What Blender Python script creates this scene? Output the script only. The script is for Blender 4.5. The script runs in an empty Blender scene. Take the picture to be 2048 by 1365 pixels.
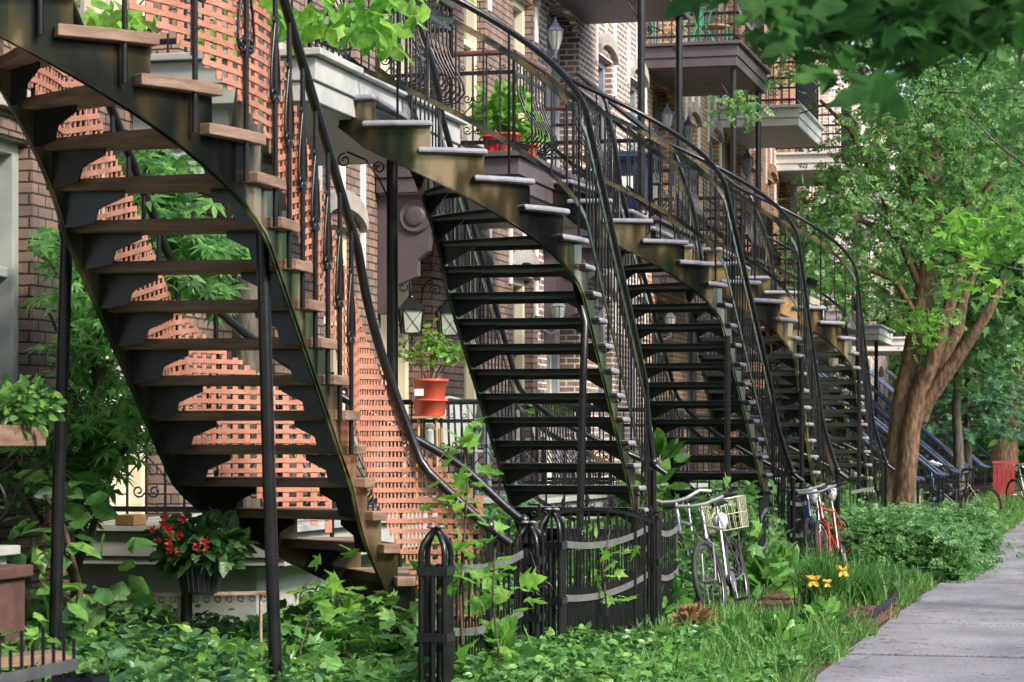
import bpy, math, random
import numpy as np
from mathutils import Vector, Matrix
random.seed(7); rng = np.random.default_rng(7)
SC = bpy.context.scene
# ---------------------------------------------------------------- camera
F, XV, YH, EYE = 5000.0, 2250.0, 885.0, 1.45      # focal length, street vanishing point, horizon (px of a 2048 wide frame), eye height
TH = math.atan((XV-1024)/F); CT, ST = math.cos(TH), math.sin(TH)
cd = bpy.data.cameras.new('camera'); cam = bpy.data.objects.new('camera', cd); SC.collection.objects.link(cam)
cam.location = (0, 0, EYE); cam.rotation_euler = (math.pi/2, 0, TH)
cd.sensor_width = 36; cd.lens = 36*F/2048; cd.shift_y = (YH-682.5)/2048; cd.clip_end = 800; cd.dof.use_dof = True; cd.dof.focus_distance = 17.5; cd.dof.aperture_fstop = 8; cd.clip_start = .1
SC.camera = cam
# ---------------------------------------------------------------- sky and sun
SUN_EL, SUN_AZ = math.radians(38), math.radians(118)      # azimuth from +Y towards +X: over the street, a little behind the camera
w = bpy.data.worlds.new("World"); SC.world = w; w.use_nodes = True
nt = w.node_tree; bg = nt.nodes['Background']; sky = nt.nodes.new('ShaderNodeTexSky')
sky.sky_type = 'NISHITA'; sky.sun_disc = False; sky.sun_elevation = SUN_EL; sky.sun_rotation = SUN_AZ
sky.air_density = 1.0; sky.dust_density = 2.5; sky.ozone_density = 1.0
nt.links.new(sky.outputs[0], bg.inputs[0]); bg.inputs[1].default_value = .15
sl = bpy.data.lights.new('sun', 'SUN'); so = bpy.data.objects.new('sun', sl); SC.collection.objects.link(so)
sl.energy = 2.2; sl.angle = math.radians(9); sl.color = (1, .9, .76)
sdir = Vector((math.sin(SUN_AZ)*math.cos(SUN_EL), math.cos(SUN_AZ)*math.cos(SUN_EL), math.sin(SUN_EL)))
so.rotation_euler = sdir.to_track_quat('Z', 'Y').to_euler(); so.location = (12, -6, 14)
SC.view_settings.view_transform = 'Standard'; SC.view_settings.look = 'None'; SC.view_settings.gamma = 1
SC.view_settings.exposure = 1.22

# ---------------------------------------------------------------- where things stand
def at(x, y, d):                                   # point of the place seen at photo pixel (x, y), d metres deep
    c = (x-1024)/F*d; z = EYE-(y-YH)/F*d
    return Vector((c*CT-d*ST, c*ST+d*CT, z))
def sX(x, X): return (XV-x)*CT/abs(X)              # px per metre on the lengthwise plane X
def atX(x, y, X): return at(x, y, F/sX(x, X))
def YX(x, X): return atX(x, 0, X).y
# ---------------------------------------------------------------- materials
def newmat(name):
    m = bpy.data.materials.new(name); m.use_nodes = True; return m, m.node_tree, m.node_tree.nodes['Principled BSDF']
def pm(name, c1, c2=None, scale=6, rough=.6, metal=0, bump=0, bscale=None, detail=5, spec=None, stretch=None, coat=0):
    m, t, b = newmat(name); N, L = t.nodes, t.links
    b.inputs['Roughness'].default_value = rough; b.inputs['Metallic'].default_value = metal
    if coat: b.inputs['Coat Weight'].default_value = coat; b.inputs['Coat Roughness'].default_value = .15
    if spec is not None: b.inputs['Specular IOR Level'].default_value = spec
    tc = N.new('ShaderNodeTexCoord'); vec = tc.outputs['Object']
    if stretch:
        mp = N.new('ShaderNodeMapping'); mp.inputs['Scale'].default_value = stretch; L.new(vec, mp.inputs[0]); vec = mp.outputs[0]
    if c2 is None: b.inputs['Base Color'].default_value = (*c1, 1)
    else:
        n = N.new('ShaderNodeTexNoise'); n.inputs['Scale'].default_value = scale; n.inputs['Detail'].default_value = detail
        L.new(vec, n.inputs['Vector'])
        r = N.new('ShaderNodeValToRGB'); r.color_ramp.elements[0].position = .35; r.color_ramp.elements[1].position = .68
        r.color_ramp.elements[0].color = (*c1, 1); r.color_ramp.elements[1].color = (*c2, 1)
        L.new(n.outputs[0], r.inputs[0]); L.new(r.outputs[0], b.inputs['Base Color'])
    if bump:
        n2 = N.new('ShaderNodeTexNoise'); n2.inputs['Scale'].default_value = bscale or scale*4; n2.inputs['Detail'].default_value = 6
        L.new(vec, n2.inputs['Vector'])
        bp = N.new('ShaderNodeBump'); bp.inputs['Strength'].default_value = bump; bp.inputs['Distance'].default_value = .02
        L.new(n2.outputs[0], bp.inputs['Height']); L.new(bp.outputs[0], b.inputs['Normal'])
    return m
def brick(name, c1, c2, c3, mortar, bw=.205, rh=.0685, ms=.007, bump=.8):
    m, t, b = newmat(name); N, L = t.nodes, t.links
    tc = N.new('ShaderNodeTexCoord'); sp = N.new('ShaderNodeSeparateXYZ'); L.new(tc.outputs['Object'], sp.inputs[0])
    ad = N.new('ShaderNodeMath'); ad.operation = 'ADD'; L.new(sp.outputs[0], ad.inputs[0]); L.new(sp.outputs[1], ad.inputs[1])
    cb = N.new('ShaderNodeCombineXYZ'); L.new(ad.outputs[0], cb.inputs[0]); L.new(sp.outputs[2], cb.inputs[1])
    wn = N.new('ShaderNodeTexNoise'); wn.inputs['Scale'].default_value = 9; L.new(cb.outputs[0], wn.inputs['Vector'])
    wm = N.new('ShaderNodeVectorMath'); wm.operation = 'MULTIPLY_ADD'; wm.inputs[1].default_value = (.012, .012, 0)
    L.new(wn.outputs['Color'], wm.inputs[0]); L.new(cb.outputs[0], wm.inputs[2])
    k = N.new('ShaderNodeTexBrick'); L.new(wm.outputs[0], k.inputs['Vector']); k.offset = .5
    k.inputs['Scale'].default_value = 1; k.inputs['Brick Width'].default_value = bw; k.inputs['Row Height'].default_value = rh
    k.inputs['Mortar Size'].default_value = ms; k.inputs['Mortar Smooth'].default_value = .25; k.inputs['Bias'].default_value = 0
    k.inputs['Color1'].default_value = (*c1, 1); k.inputs['Color2'].default_value = (*c2, 1); k.inputs['Mortar'].default_value = (*mortar, 1)
    n = N.new('ShaderNodeTexNoise'); n.inputs['Scale'].default_value = 3.3; n.inputs['Detail'].default_value = 8; L.new(tc.outputs['Object'], n.inputs['Vector'])
    r = N.new('ShaderNodeValToRGB'); r.color_ramp.elements[0].position = .45; r.color_ramp.elements[1].position = .62
    r.color_ramp.elements[0].color = (0, 0, 0, 1); r.color_ramp.elements[1].color = (1, 1, 1, 1); L.new(n.outputs[0], r.inputs[0])
    mx = N.new('ShaderNodeMix'); mx.data_type = 'RGBA'; mx.inputs['B'].default_value = (*c3, 1)
    fm = N.new('ShaderNodeMath'); fm.operation = 'MULTIPLY'; L.new(r.outputs[0], fm.inputs[0])
    iv = N.new('ShaderNodeMath'); iv.operation = 'MULTIPLY_ADD'; iv.inputs[1].default_value = -.6; iv.inputs[2].default_value = .6
    L.new(k.outputs['Fac'], iv.inputs[0]); L.new(iv.outputs[0], fm.inputs[1]); L.new(fm.outputs[0], mx.inputs['Factor'])
    L.new(k.outputs['Color'], mx.inputs['A'])
    n3 = N.new('ShaderNodeTexNoise'); n3.inputs['Scale'].default_value = 60; L.new(cb.outputs[0], n3.inputs['Vector'])
    hs = N.new('ShaderNodeMath'); hs.operation = 'MULTIPLY_ADD'; hs.inputs[1].default_value = -1; L.new(k.outputs['Fac'], hs.inputs[0])
    hm = N.new('ShaderNodeMath'); hm.operation = 'MULTIPLY'; hm.inputs[1].default_value = .5; L.new(n3.outputs[0], hm.inputs[0]); L.new(hm.outputs[0], hs.inputs[2])
    bp = N.new('ShaderNodeBump'); bp.inputs['Strength'].default_value = bump; bp.inputs['Distance'].default_value = .012
    L.new(hs.outputs[0], bp.inputs['Height']); L.new(bp.outputs[0], b.inputs['Normal'])
    L.new(mx.outputs['Result'], b.inputs['Base Color']); b.inputs['Roughness'].default_value = .8
    return m
def leafmat(name, c1, c2, c3, trans=.35, rough=.45):
    m, t, b = newmat(name); N, L = t.nodes, t.links
    g = N.new('ShaderNodeNewGeometry'); r = N.new('ShaderNodeValToRGB'); r.color_ramp.interpolation = 'LINEAR'
    e = r.color_ramp.elements; e[0].color = (*c1, 1); e[1].color = (*c3, 1); q = e.new(.55); q.color = (*c2, 1)
    L.new(g.outputs['Random Per Island'], r.inputs[0]); L.new(r.outputs[0], b.inputs['Base Color'])
    b.inputs['Roughness'].default_value = rough
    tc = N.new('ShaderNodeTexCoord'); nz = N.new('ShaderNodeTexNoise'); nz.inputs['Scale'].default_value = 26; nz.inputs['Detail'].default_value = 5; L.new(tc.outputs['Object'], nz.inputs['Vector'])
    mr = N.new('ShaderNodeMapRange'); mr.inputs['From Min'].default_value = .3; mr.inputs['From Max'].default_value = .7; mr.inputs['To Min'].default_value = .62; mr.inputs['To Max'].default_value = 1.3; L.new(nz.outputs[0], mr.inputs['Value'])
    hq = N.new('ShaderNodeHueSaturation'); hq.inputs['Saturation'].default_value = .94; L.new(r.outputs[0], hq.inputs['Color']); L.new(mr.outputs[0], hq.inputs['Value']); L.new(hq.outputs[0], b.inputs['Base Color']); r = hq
    bq = N.new('ShaderNodeBump'); bq.inputs['Strength'].default_value = .35; bq.inputs['Distance'].default_value = .006; nb_ = N.new('ShaderNodeTexNoise'); nb_.inputs['Scale'].default_value = 90; L.new(tc.outputs['Object'], nb_.inputs['Vector']); L.new(nb_.outputs[0], bq.inputs['Height']); L.new(bq.outputs[0], b.inputs['Normal'])
    tr = N.new('ShaderNodeBsdfTranslucent'); mx = N.new('ShaderNodeMixShader'); mx.inputs[0].default_value = trans
    hv = N.new('ShaderNodeHueSaturation'); hv.inputs['Value'].default_value = 1.5; hv.inputs['Saturation'].default_value = .95; L.new(r.outputs[0], hv.inputs['Color']); L.new(hv.outputs[0], tr.inputs[0])
    L.new(b.outputs[0], mx.inputs[1]); L.new(tr.outputs[0], mx.inputs[2]); L.new(mx.outputs[0], N['Material Output'].inputs[0])
    return m
def glassmat(name, c, rough=.05):
    m, t, b = newmat(name); b.inputs['Base Color'].default_value = (*c, 1); b.inputs['Roughness'].default_value = rough
    b.inputs['Specular IOR Level'].default_value = .9; b.inputs['Coat Weight'].default_value = 1; b.inputs['Coat Roughness'].default_value = .02
    return m
M = {}
M['brick_a'] = brick('brown_brick', (.15, .108, .098), (.24, .175, .15), (.34, .225, .15), (.035, .028, .03))
M['brick_b'] = brick('brown_brick_light_mortar', (.15, .11, .095), (.26, .19, .155), (.34, .22, .15), (.72, .66, .65), ms=.010, bump=.4)
M['brick_d'] = brick('sunlit_brown_brick', (.24, .13, .07), (.34, .19, .10), (.4, .25, .14), (.6, .5, .36), ms=.009, bump=.4)  # warm sunlight on the wall is put into the brick colour
M['brick_c'] = brick('red_brown_brick', (.22, .085, .05), (.3, .12, .06), (.34, .2, .11), (.42, .33, .25), ms=.009, bump=.4)
M['stone'] = pm('grey_stone', (.3, .28, .27), (.42, .4, .38), 5, .8, bump=.3)
M['white'] = pm('white_painted_stone', (.72, .72, .74), (.8, .8, .8), 5, .6)
M['cream'] = pm('cream_paint', (.62, .58, .42), (.7, .66, .5), 3, .5)
M['greyblue'] = pm('grey_blue_paint', (.22, .25, .3), (.3, .34, .4), 3, .5)
M['greyframe'] = pm('grey_frame', (.16, .15, .16), (.22, .2, .2), 3, .5)
M['purple'] = pm('purple_brown_paint', (.07, .058, .066), (.10, .08, .088), 3, .5)
M['whitefascia'] = pm('white_fascia', (.62, .62, .6), (.74, .74, .72), 4, .5, bump=.05)
M['greyfascia'] = pm('weathered_grey_fascia', (.33, .36, .36), (.46, .47, .45), 4, .6, bump=.1)
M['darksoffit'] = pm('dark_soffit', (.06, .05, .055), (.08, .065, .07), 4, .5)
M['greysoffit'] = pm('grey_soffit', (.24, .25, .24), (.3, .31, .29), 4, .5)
M['glass'] = glassmat('window_glass', (.03, .035, .045)); M['glass_l'] = glassmat('curtained_glass', (.34, .42, .42), .12)
M['iron'] = pm('black_iron_paint', (.003, .004, .007), (.011, .011, .013), 9, .34, 0, bump=.08, bscale=60, coat=.12)
M['ironblue'] = pm('blue_black_iron_paint', (.012, .014, .022), (.03, .032, .045), 9, .28, .2, coat=.5)
M['bluerail'] = pm('blue_grey_rail_paint', (.05, .075, .15), (.09, .12, .22), 9, .25, .2, coat=.6)
M['purpleiron'] = pm('maroon_rail_paint', (.09, .03, .035), (.14, .05, .055), 8, .35, 0, coat=.2)
def platemat(name, rough, c3, pos, bump, metal=.3):
    m, t, b = newmat(name); N, L = t.nodes, t.links
    tc = N.new('ShaderNodeTexCoord'); mp = N.new('ShaderNodeMapping'); mp.inputs['Scale'].default_value = (1, 1, .35); L.new(tc.outputs['Object'], mp.inputs[0])
    n = N.new('ShaderNodeTexNoise'); n.inputs['Scale'].default_value = 3.2; n.inputs['Detail'].default_value = 2.5; L.new(mp.outputs[0], n.inputs['Vector'])
    r = N.new('ShaderNodeValToRGB'); e = r.color_ramp.elements; e[0].position = pos; e[0].color = (.006, .008, .008, 1); e[1].position = pos+.28; e[1].color = (*c3, 1)
    q = e.new(pos+.10); q.color = (.02, .026, .02, 1); q = e.new(pos+.18); q.color = (.075, .06, .028, 1)
    L.new(n.outputs[0], r.inputs[0]); L.new(r.outputs[0], b.inputs['Base Color'])
    n2 = N.new('ShaderNodeTexNoise'); n2.inputs['Scale'].default_value = 18; n2.inputs['Detail'].default_value = 7; L.new(tc.outputs['Object'], n2.inputs['Vector'])
    bp = N.new('ShaderNodeBump'); bp.inputs['Strength'].default_value = bump; bp.inputs['Distance'].default_value = .01; L.new(n2.outputs[0], bp.inputs['Height']); L.new(bp.outputs[0], b.inputs['Normal'])
    b.inputs['Roughness'].default_value = rough; b.inputs['Metallic'].default_value = metal; b.inputs['Coat Weight'].default_value = .5; b.inputs['Coat Roughness'].default_value = .12
    return m
M['plate'] = platemat('black_enamelled_plate', .24, (.11, .08, .042), .42, .06)
M['plate_old'] = platemat('worn_brown_plate', .3, (.3, .24, .15), .34, .45)
M['brick_e'] = brick('hazy_red_brick', (.42, .27, .25), (.5, .36, .33), (.55, .42, .38), (.7, .66, .66), ms=.009, bump=.3)  # red brick paled, with distance haze mixed into its colour
M['plate_sunlit'] = platemat('sunlit_worn_plate', .3, (.42, .29, .14), .34, .35)  # sunlit gold highlights of the far stairs painted into the plate
M['plate_face'] = platemat('sunlit_face_plate', .27, (.38, .30, .19), .37, .08, .7)  # outer stringer faces: sunlight painted in as a brighter tan
M['plate_face_sunlit'] = platemat('sunlit_golden_plate', .3, (.55, .37, .16), .30, .3, .75)  # far outer faces: golden sun glints painted into the colour
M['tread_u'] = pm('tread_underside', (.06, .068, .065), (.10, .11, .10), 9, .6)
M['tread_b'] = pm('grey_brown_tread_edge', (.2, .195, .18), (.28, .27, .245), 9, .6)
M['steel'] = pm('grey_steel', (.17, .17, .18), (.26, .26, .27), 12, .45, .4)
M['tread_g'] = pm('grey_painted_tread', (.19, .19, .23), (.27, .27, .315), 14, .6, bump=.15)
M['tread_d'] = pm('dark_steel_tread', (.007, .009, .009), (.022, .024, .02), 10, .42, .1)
M['wood'] = pm('weathered_brown_board', (.16, .095, .065), (.3, .2, .145), 4, .75, bump=.4, bscale=40, stretch=(1, 1, 7))
M['lattice'] = pm('terracotta_lattice', (.36, .15, .095), (.5, .235, .16), 5, .6, bump=.35, bscale=60)
def concrete():
    m, t, b = newmat('concrete'); N, L = t.nodes, t.links; tc = N.new('ShaderNodeTexCoord')
    def nz(s, d, st=None):
        n = N.new('ShaderNodeTexNoise'); n.inputs['Scale'].default_value = s; n.inputs['Detail'].default_value = d
        mp = N.new('ShaderNodeMapping'); mp.inputs['Scale'].default_value = st or (1, 1, 1); L.new(tc.outputs['Object'], mp.inputs[0]); L.new(mp.outputs[0], n.inputs['Vector']); return n.outputs[0]
    r = N.new('ShaderNodeValToRGB'); r.color_ramp.elements[0].position = .3; r.color_ramp.elements[1].position = .7; r.color_ramp.elements[0].color = (.16, .16, .185, 1); r.color_ramp.elements[1].color = (.31, .31, .345, 1); L.new(nz(1.1, 9, (1, .6, 1)), r.inputs[0])
    r2 = N.new('ShaderNodeValToRGB'); r2.color_ramp.elements[0].position = .42; r2.color_ramp.elements[1].position = .6; r2.color_ramp.elements[0].color = (.72, .7, .68, 1); r2.color_ramp.elements[1].color = (1.05, 1.05, 1.08, 1); L.new(nz(38, 8), r2.inputs[0])
    v = N.new('ShaderNodeTexVoronoi'); v.feature = 'DISTANCE_TO_EDGE'; v.inputs['Scale'].default_value = .42; wv = N.new('ShaderNodeVectorMath'); wv.operation = 'ADD'; w2 = N.new('ShaderNodeTexNoise'); w2.inputs['Scale'].default_value = 2.5; w2.inputs['Detail'].default_value = 8
    L.new(tc.outputs['Object'], w2.inputs['Vector']); L.new(tc.outputs['Object'], wv.inputs[0]); L.new(w2.outputs['Color'], wv.inputs[1]); L.new(wv.outputs[0], v.inputs['Vector'])
    r3 = N.new('ShaderNodeValToRGB'); r3.color_ramp.elements[0].position = .002; r3.color_ramp.elements[1].position = .008; r3.color_ramp.elements[0].color = (.45, .42, .4, 1); r3.color_ramp.elements[1].color = (1, 1, 1, 1); L.new(v.outputs['Distance'], r3.inputs[0])
    o = r.outputs[0]
    for q in (r2.outputs[0], r3.outputs[0]):
        mx = N.new('ShaderNodeMix'); mx.data_type = 'RGBA'; mx.blend_type = 'MULTIPLY'; mx.inputs['Factor'].default_value = 1; L.new(o, mx.inputs['A']); L.new(q, mx.inputs['B']); o = mx.outputs['Result']
    L.new(o, b.inputs['Base Color']); b.inputs['Roughness'].default_value = .88
    bp = N.new('ShaderNodeBump'); bp.inputs['Strength'].default_value = .5; bp.inputs['Distance'].default_value = .01; L.new(nz(70, 7), bp.inputs['Height']); L.new(bp.outputs[0], b.inputs['Normal']); return m
M['concrete'] = concrete()
M['slab'] = pm('paving_slab', (.24, .22, .2), (.36, .34, .32), 6, .9, bump=.3)
M['bark'] = pm('tree_bark', (.045, .028, .018), (.2, .125, .07), 22, .9, bump=1.0, bscale=22, stretch=(1, 1, .3))
M['bark_g'] = pm('grey_bark', (.06, .055, .045), (.15, .14, .115), 16, .9, bump=1.0, bscale=30, stretch=(1, 1, .22))
M['twig'] = pm('twig_bark', (.05, .035, .025), (.1, .07, .05), 14, .9)
M['soil'] = pm('garden_soil', (.035, .028, .02), (.09, .07, .045), 7, .95, bump=.6, bscale=50)
M['mulch'] = pm('bark_mulch', (.09, .045, .03), (.2, .11, .075), 30, .95, bump=1.0, bscale=90)
M['grassbase'] = pm('lawn_soil', (.03, .05, .015), (.06, .085, .03), 7, .95, bump=.6)
M['asphalt'] = pm('asphalt', (.045, .045, .048), (.06, .06, .06), 8, .9)
M['terra'] = pm('orange_plastic_pot', (.55, .085, .045), (.6, .12, .07), 6, .4)
M['redpot'] = pm('red_plastic_pot', (.5, .03, .03), None, 6, .35)
M['blackpot'] = pm('black_plastic_pot', (.018, .02, .028), None, 6, .4)
M['navy'] = pm('navy_plastic', (.025, .035, .09), (.035, .045, .11), 6, .35)
M['label'] = pm('white_sticker', (.75, .8, .82), None)
M['greyplastic'] = pm('grey_green_plastic', (.2, .25, .26), (.26, .31, .32), 3, .4)
M['greenmetal'] = pm('green_painted_metal', (.02, .28, .17), (.03, .34, .2), 4, .35)
M['whiteplastic'] = pm('white_plastic', (.75, .76, .74), None, 3, .4)
M['woodtan'] = pm('tan_wood', (.45, .26, .12), (.55, .34, .17), 8, .6)
M['rubber'] = pm('tyre_rubber', (.02, .02, .024), (.035, .035, .04), 9, .7)
M['silver'] = pm('silver_bike_metal', (.24, .24, .26), (.34, .34, .36), 5, .3, .8)
M['chrome'] = pm('bright_bar_metal', (.6, .6, .62), (.7, .7, .72), 5, .35, .5)
M['whitepaint'] = pm('white_bike_paint', (.7, .7, .7), None, 5, .25, coat=.6)
M['redpaint'] = pm('red_bike_paint', (.5, .015, .02), None, 5, .22, coat=.8)
M['bluepaint'] = pm('dark_blue_bike_paint', (.025, .05, .2), None, 5, .22, coat=.8)
M['cyanpaint'] = pm('light_blue_bike_paint', (.08, .3, .55), None, 5, .25, coat=.6)
M['blackpaint'] = pm('black_bike_paint', (.012, .012, .014), None, 5, .25, coat=.6)
M['gumwall'] = pm('tan_tyre_wall', (.5, .33, .16), None, 5, .6)
M['bag'] = pm('clear_plastic_bag', (.6, .62, .66), (.8, .8, .84), 20, .2, bump=.8, bscale=30)
M['blackvinyl'] = pm('black_saddle_vinyl', (.015, .016, .022), None, 5, .35)
M['wire'] = pm('cream_wire', (.55, .52, .42), None, 5, .4)
M['lampglass'] = pm('frosted_lamp_glass', (.26, .3, .27), (.38, .41, .36), 8, .12)
M['greyiron'] = pm('grey_cast_lamp', (.16, .17, .24), (.22, .23, .3), 12, .4, .2)
M['redfence'] = pm('red_stained_board', (.3, .03, .04), (.38, .05, .06), 5, .6)
M['redflower'] = leafmat('red_petals', (.6, .01, .01), (.75, .02, .02), (.5, .0, .02), .25)
M['yellowflower'] = leafmat('yellow_petals', (.85, .55, .02), (.9, .62, .03), (.9, .5, .01), .3)
M['pinkbox'] = pm('pink_plastic', (.75, .25, .38), None, 5, .4)
M['bluecloth'] = pm('blue_white_cloth', (.05, .16, .6), (.7, .75, .85), 3, .8)
G = {}
G['cover'] = leafmat('ivy_cover_leaf', (.05, .15, .035), (.10, .27, .05), (.2, .42, .07), .32, .32)
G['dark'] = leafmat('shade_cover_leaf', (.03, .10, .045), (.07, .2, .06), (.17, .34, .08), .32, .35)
G['bright'] = leafmat('bright_maple_leaf', (.10, .32, .02), (.17, .42, .03), (.26, .5, .05), .5, .4)
G['jap'] = leafmat('lobed_maple_leaf', (.06, .22, .07), (.10, .3, .07), (.2, .42, .07), .45, .45)
G['mid'] = leafmat('tree_leaf', (.05, .16, .035), (.10, .26, .05), (.2, .38, .08), .42, .4)
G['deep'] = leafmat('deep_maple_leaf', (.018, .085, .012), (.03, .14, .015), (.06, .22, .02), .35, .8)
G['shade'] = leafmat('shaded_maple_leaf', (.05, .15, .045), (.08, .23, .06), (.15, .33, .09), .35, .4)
G['bush'] = leafmat('soft_bush_leaf', (.06, .18, .05), (.12, .3, .08), (.22, .42, .13), .35, .5)
G['hosta'] = leafmat('broad_leaf', (.07, .24, .03), (.12, .34, .04), (.2, .42, .06), .35, .35)
G['grass'] = leafmat('grass_blade', (.06, .18, .02), (.11, .28, .04), (.2, .36, .07), .4, .5)
G['lily'] = leafmat('lily_blade', (.045, .17, .03), (.08, .25, .04), (.14, .33, .06), .35, .4)
G['conifer'] = leafmat('spruce_needles', (.05, .16, .08), (.08, .23, .11), (.13, .3, .15), .2, .5)
G['dry'] = leafmat('browned_leaf', (.22, .1, .04), (.3, .16, .05), (.2, .22, .05), .25, .6)
G['far'] = leafmat('distant_leaf', (.05, .18, .03), (.1, .3, .04), (.22, .42, .08), .5, .5)
G['magenta'] = leafmat('purple_petals', (.35, .1, .6), (.5, .15, .6), (.6, .3, .7), .2)

# ---------------------------------------------------------------- mesh helpers
COL = SC.collection
class MB:
    def __init__(s): s.v = []; s.f = []; s.m = []; s.sm = []
    def add(s, vs, fs, mi=0, sm=False):
        b = len(s.v); s.v += [tuple(v) for v in vs]; s.f += [tuple(i+b for i in f) for f in fs]; s.m += [mi]*len(fs); s.sm += [sm]*len(fs); return s
    def box(s, x0, x1, y0, y1, z0, z1, mi=0):
        v = [(x, y, z) for z in (z0, z1) for y in (y0, y1) for x in (x0, x1)]
        return s.add(v, [(0, 2, 3, 1), (4, 5, 7, 6), (0, 1, 5, 4), (2, 6, 7, 3), (0, 4, 6, 2), (1, 3, 7, 5)], mi)
    def obox(s, c, ax, ay, az, mi=0):              # oriented box: centre and three half axes
        c, ax, ay, az = map(Vector, (c, ax, ay, az))
        v = [c+i*ax+j*ay+k*az for k in (-1, 1) for j in (-1, 1) for i in (-1, 1)]
        return s.add(v, [(0, 2, 3, 1), (4, 5, 7, 6), (0, 1, 5, 4), (2, 6, 7, 3), (0, 4, 6, 2), (1, 3, 7, 5)], mi)
    def prism(s, poly, off, mi=0):                 # planar polygon extruded by off
        n = len(poly); off = Vector(off); P = [Vector(p) for p in poly]
        fs = [tuple(range(n)), tuple(range(2*n-1, n-1, -1))]+[(i, i+n, (i+1) % n+n, (i+1) % n) for i in range(n)]
        return s.add(P+[p+off for p in P], fs, mi)
    def tube(s, pts, r, n=6, mi=0, cap=True, flat=None):   # round tube; r number or list; flat=(w,h) makes a flat bar with its width upright
        P = [Vector(p) for p in pts]; m = len(P); rr = r if isinstance(r, (list, tuple)) else [r]*m
        V = []; up0 = None
        for i, p in enumerate(P):
            t = (P[min(i+1, m-1)]-P[max(i-1, 0)])
            if t.length < 1e-9: t = Vector((0, 0, 1))
            t.normalize()
            if flat:
                u = Vector((0, 0, 1)); a = t.cross(u)
                if a.length < .05: a = Vector((1, 0, 0))
                a.normalize(); b = a.cross(t).normalized()
                w_, h_ = flat
                V += [p+a*w_+b*h_, p-a*w_+b*h_, p-a*w_-b*h_, p+a*w_-b*h_]
            else:
                if up0 is None:
                    up0 = Vector((0, 0, 1)) if abs(t.z) < .9 else Vector((1, 0, 0))
                a = t.cross(up0)
                if a.length < 1e-4: a = t.cross(Vector((0, 1, .3)))
                a.normalize(); b = a.cross(t); up0 = b
                for k in range(n):
                    q = 2*math.pi*k/n; V.append(p+(a*math.cos(q)+b*math.sin(q))*rr[i])
        k = 4 if flat else n
        fs = [(i*k+j, i*k+(j+1) % k, (i+1)*k+(j+1) % k, (i+1)*k+j) for i in range(m-1) for j in range(k)]
        s.add(V, fs, mi, not flat)
        if cap: s.add(V[:k], [tuple(range(k))], mi); s.add(V[-k:], [tuple(range(k-1, -1, -1))], mi)
        return s
    def lathe(s, c, prof, n=16, mi=0, axis=None, sm=True):    # profile of (radius, height)
        c = Vector(c); V = []; A = Vector((0, 0, 1)) if axis is None else Vector(axis).normalized()
        U = A.orthogonal().normalized() if axis is not None else Vector((1, 0, 0)); W = A.cross(U)
        for r, h in prof:
            for k in range(n):
                q = 2*math.pi*k/n; V.append(c+A*h+(U*math.cos(q)+W*math.sin(q))*r)
        m = len(prof)
        fs = [(i*n+j, i*n+(j+1) % n, (i+1)*n+(j+1) % n, (i+1)*n+j) for i in range(m-1) for j in range(n)]
        s.add(V, fs, mi, sm); s.add(V[:n], [tuple(range(n-1, -1, -1))], mi); s.add(V[-n:], [tuple(range(n))], mi)
        return s
    def build(s, name, mats, parent=None, bevel=0, **tags):
        me = bpy.data.meshes.new(name); me.from_pydata(s.v, [], s.f)
        for m in (mats if isinstance(mats, (list, tuple)) else [mats]): me.materials.append(m)
        me.polygons.foreach_set('material_index', s.m); me.polygons.foreach_set('use_smooth', s.sm); me.update()
        o = bpy.data.objects.new(name, me); COL.objects.link(o)
        if parent: o.parent = parent; o.matrix_parent_inverse = parent.matrix_world.inverted()
        if bevel:
            b = o.modifiers.new('bevel', 'BEVEL'); b.width = bevel; b.segments = 3; b.limit_method = 'ANGLE'
        tag(o, **tags); return o
def tag(o, label=None, cat=None, group=None, kind=None, **k):
    for a, b in (('label', label), ('category', cat), ('group', group), ('kind', kind)):
        if b: o[a] = b
    return o
def thing(name, loc, label, cat, group=None):
    o = bpy.data.objects.new(name, None); COL.objects.link(o); o.location = loc; o.empty_display_size = .1
    o.matrix_world = Matrix.Translation(loc); return tag(o, label, cat, group)
def spiral(c, u, v, r, turns=1.3, a0=0, n=14, r1=.25):     # scroll in plane (u, v)
    c, u, v = Vector(c), Vector(u), Vector(v)
    return [c+(u*math.cos(a0+turns*2*math.pi*t)+v*math.sin(a0+turns*2*math.pi*t))*r*(1-(1-r1)*t) for t in [i/n for i in range(n+1)]]
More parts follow.
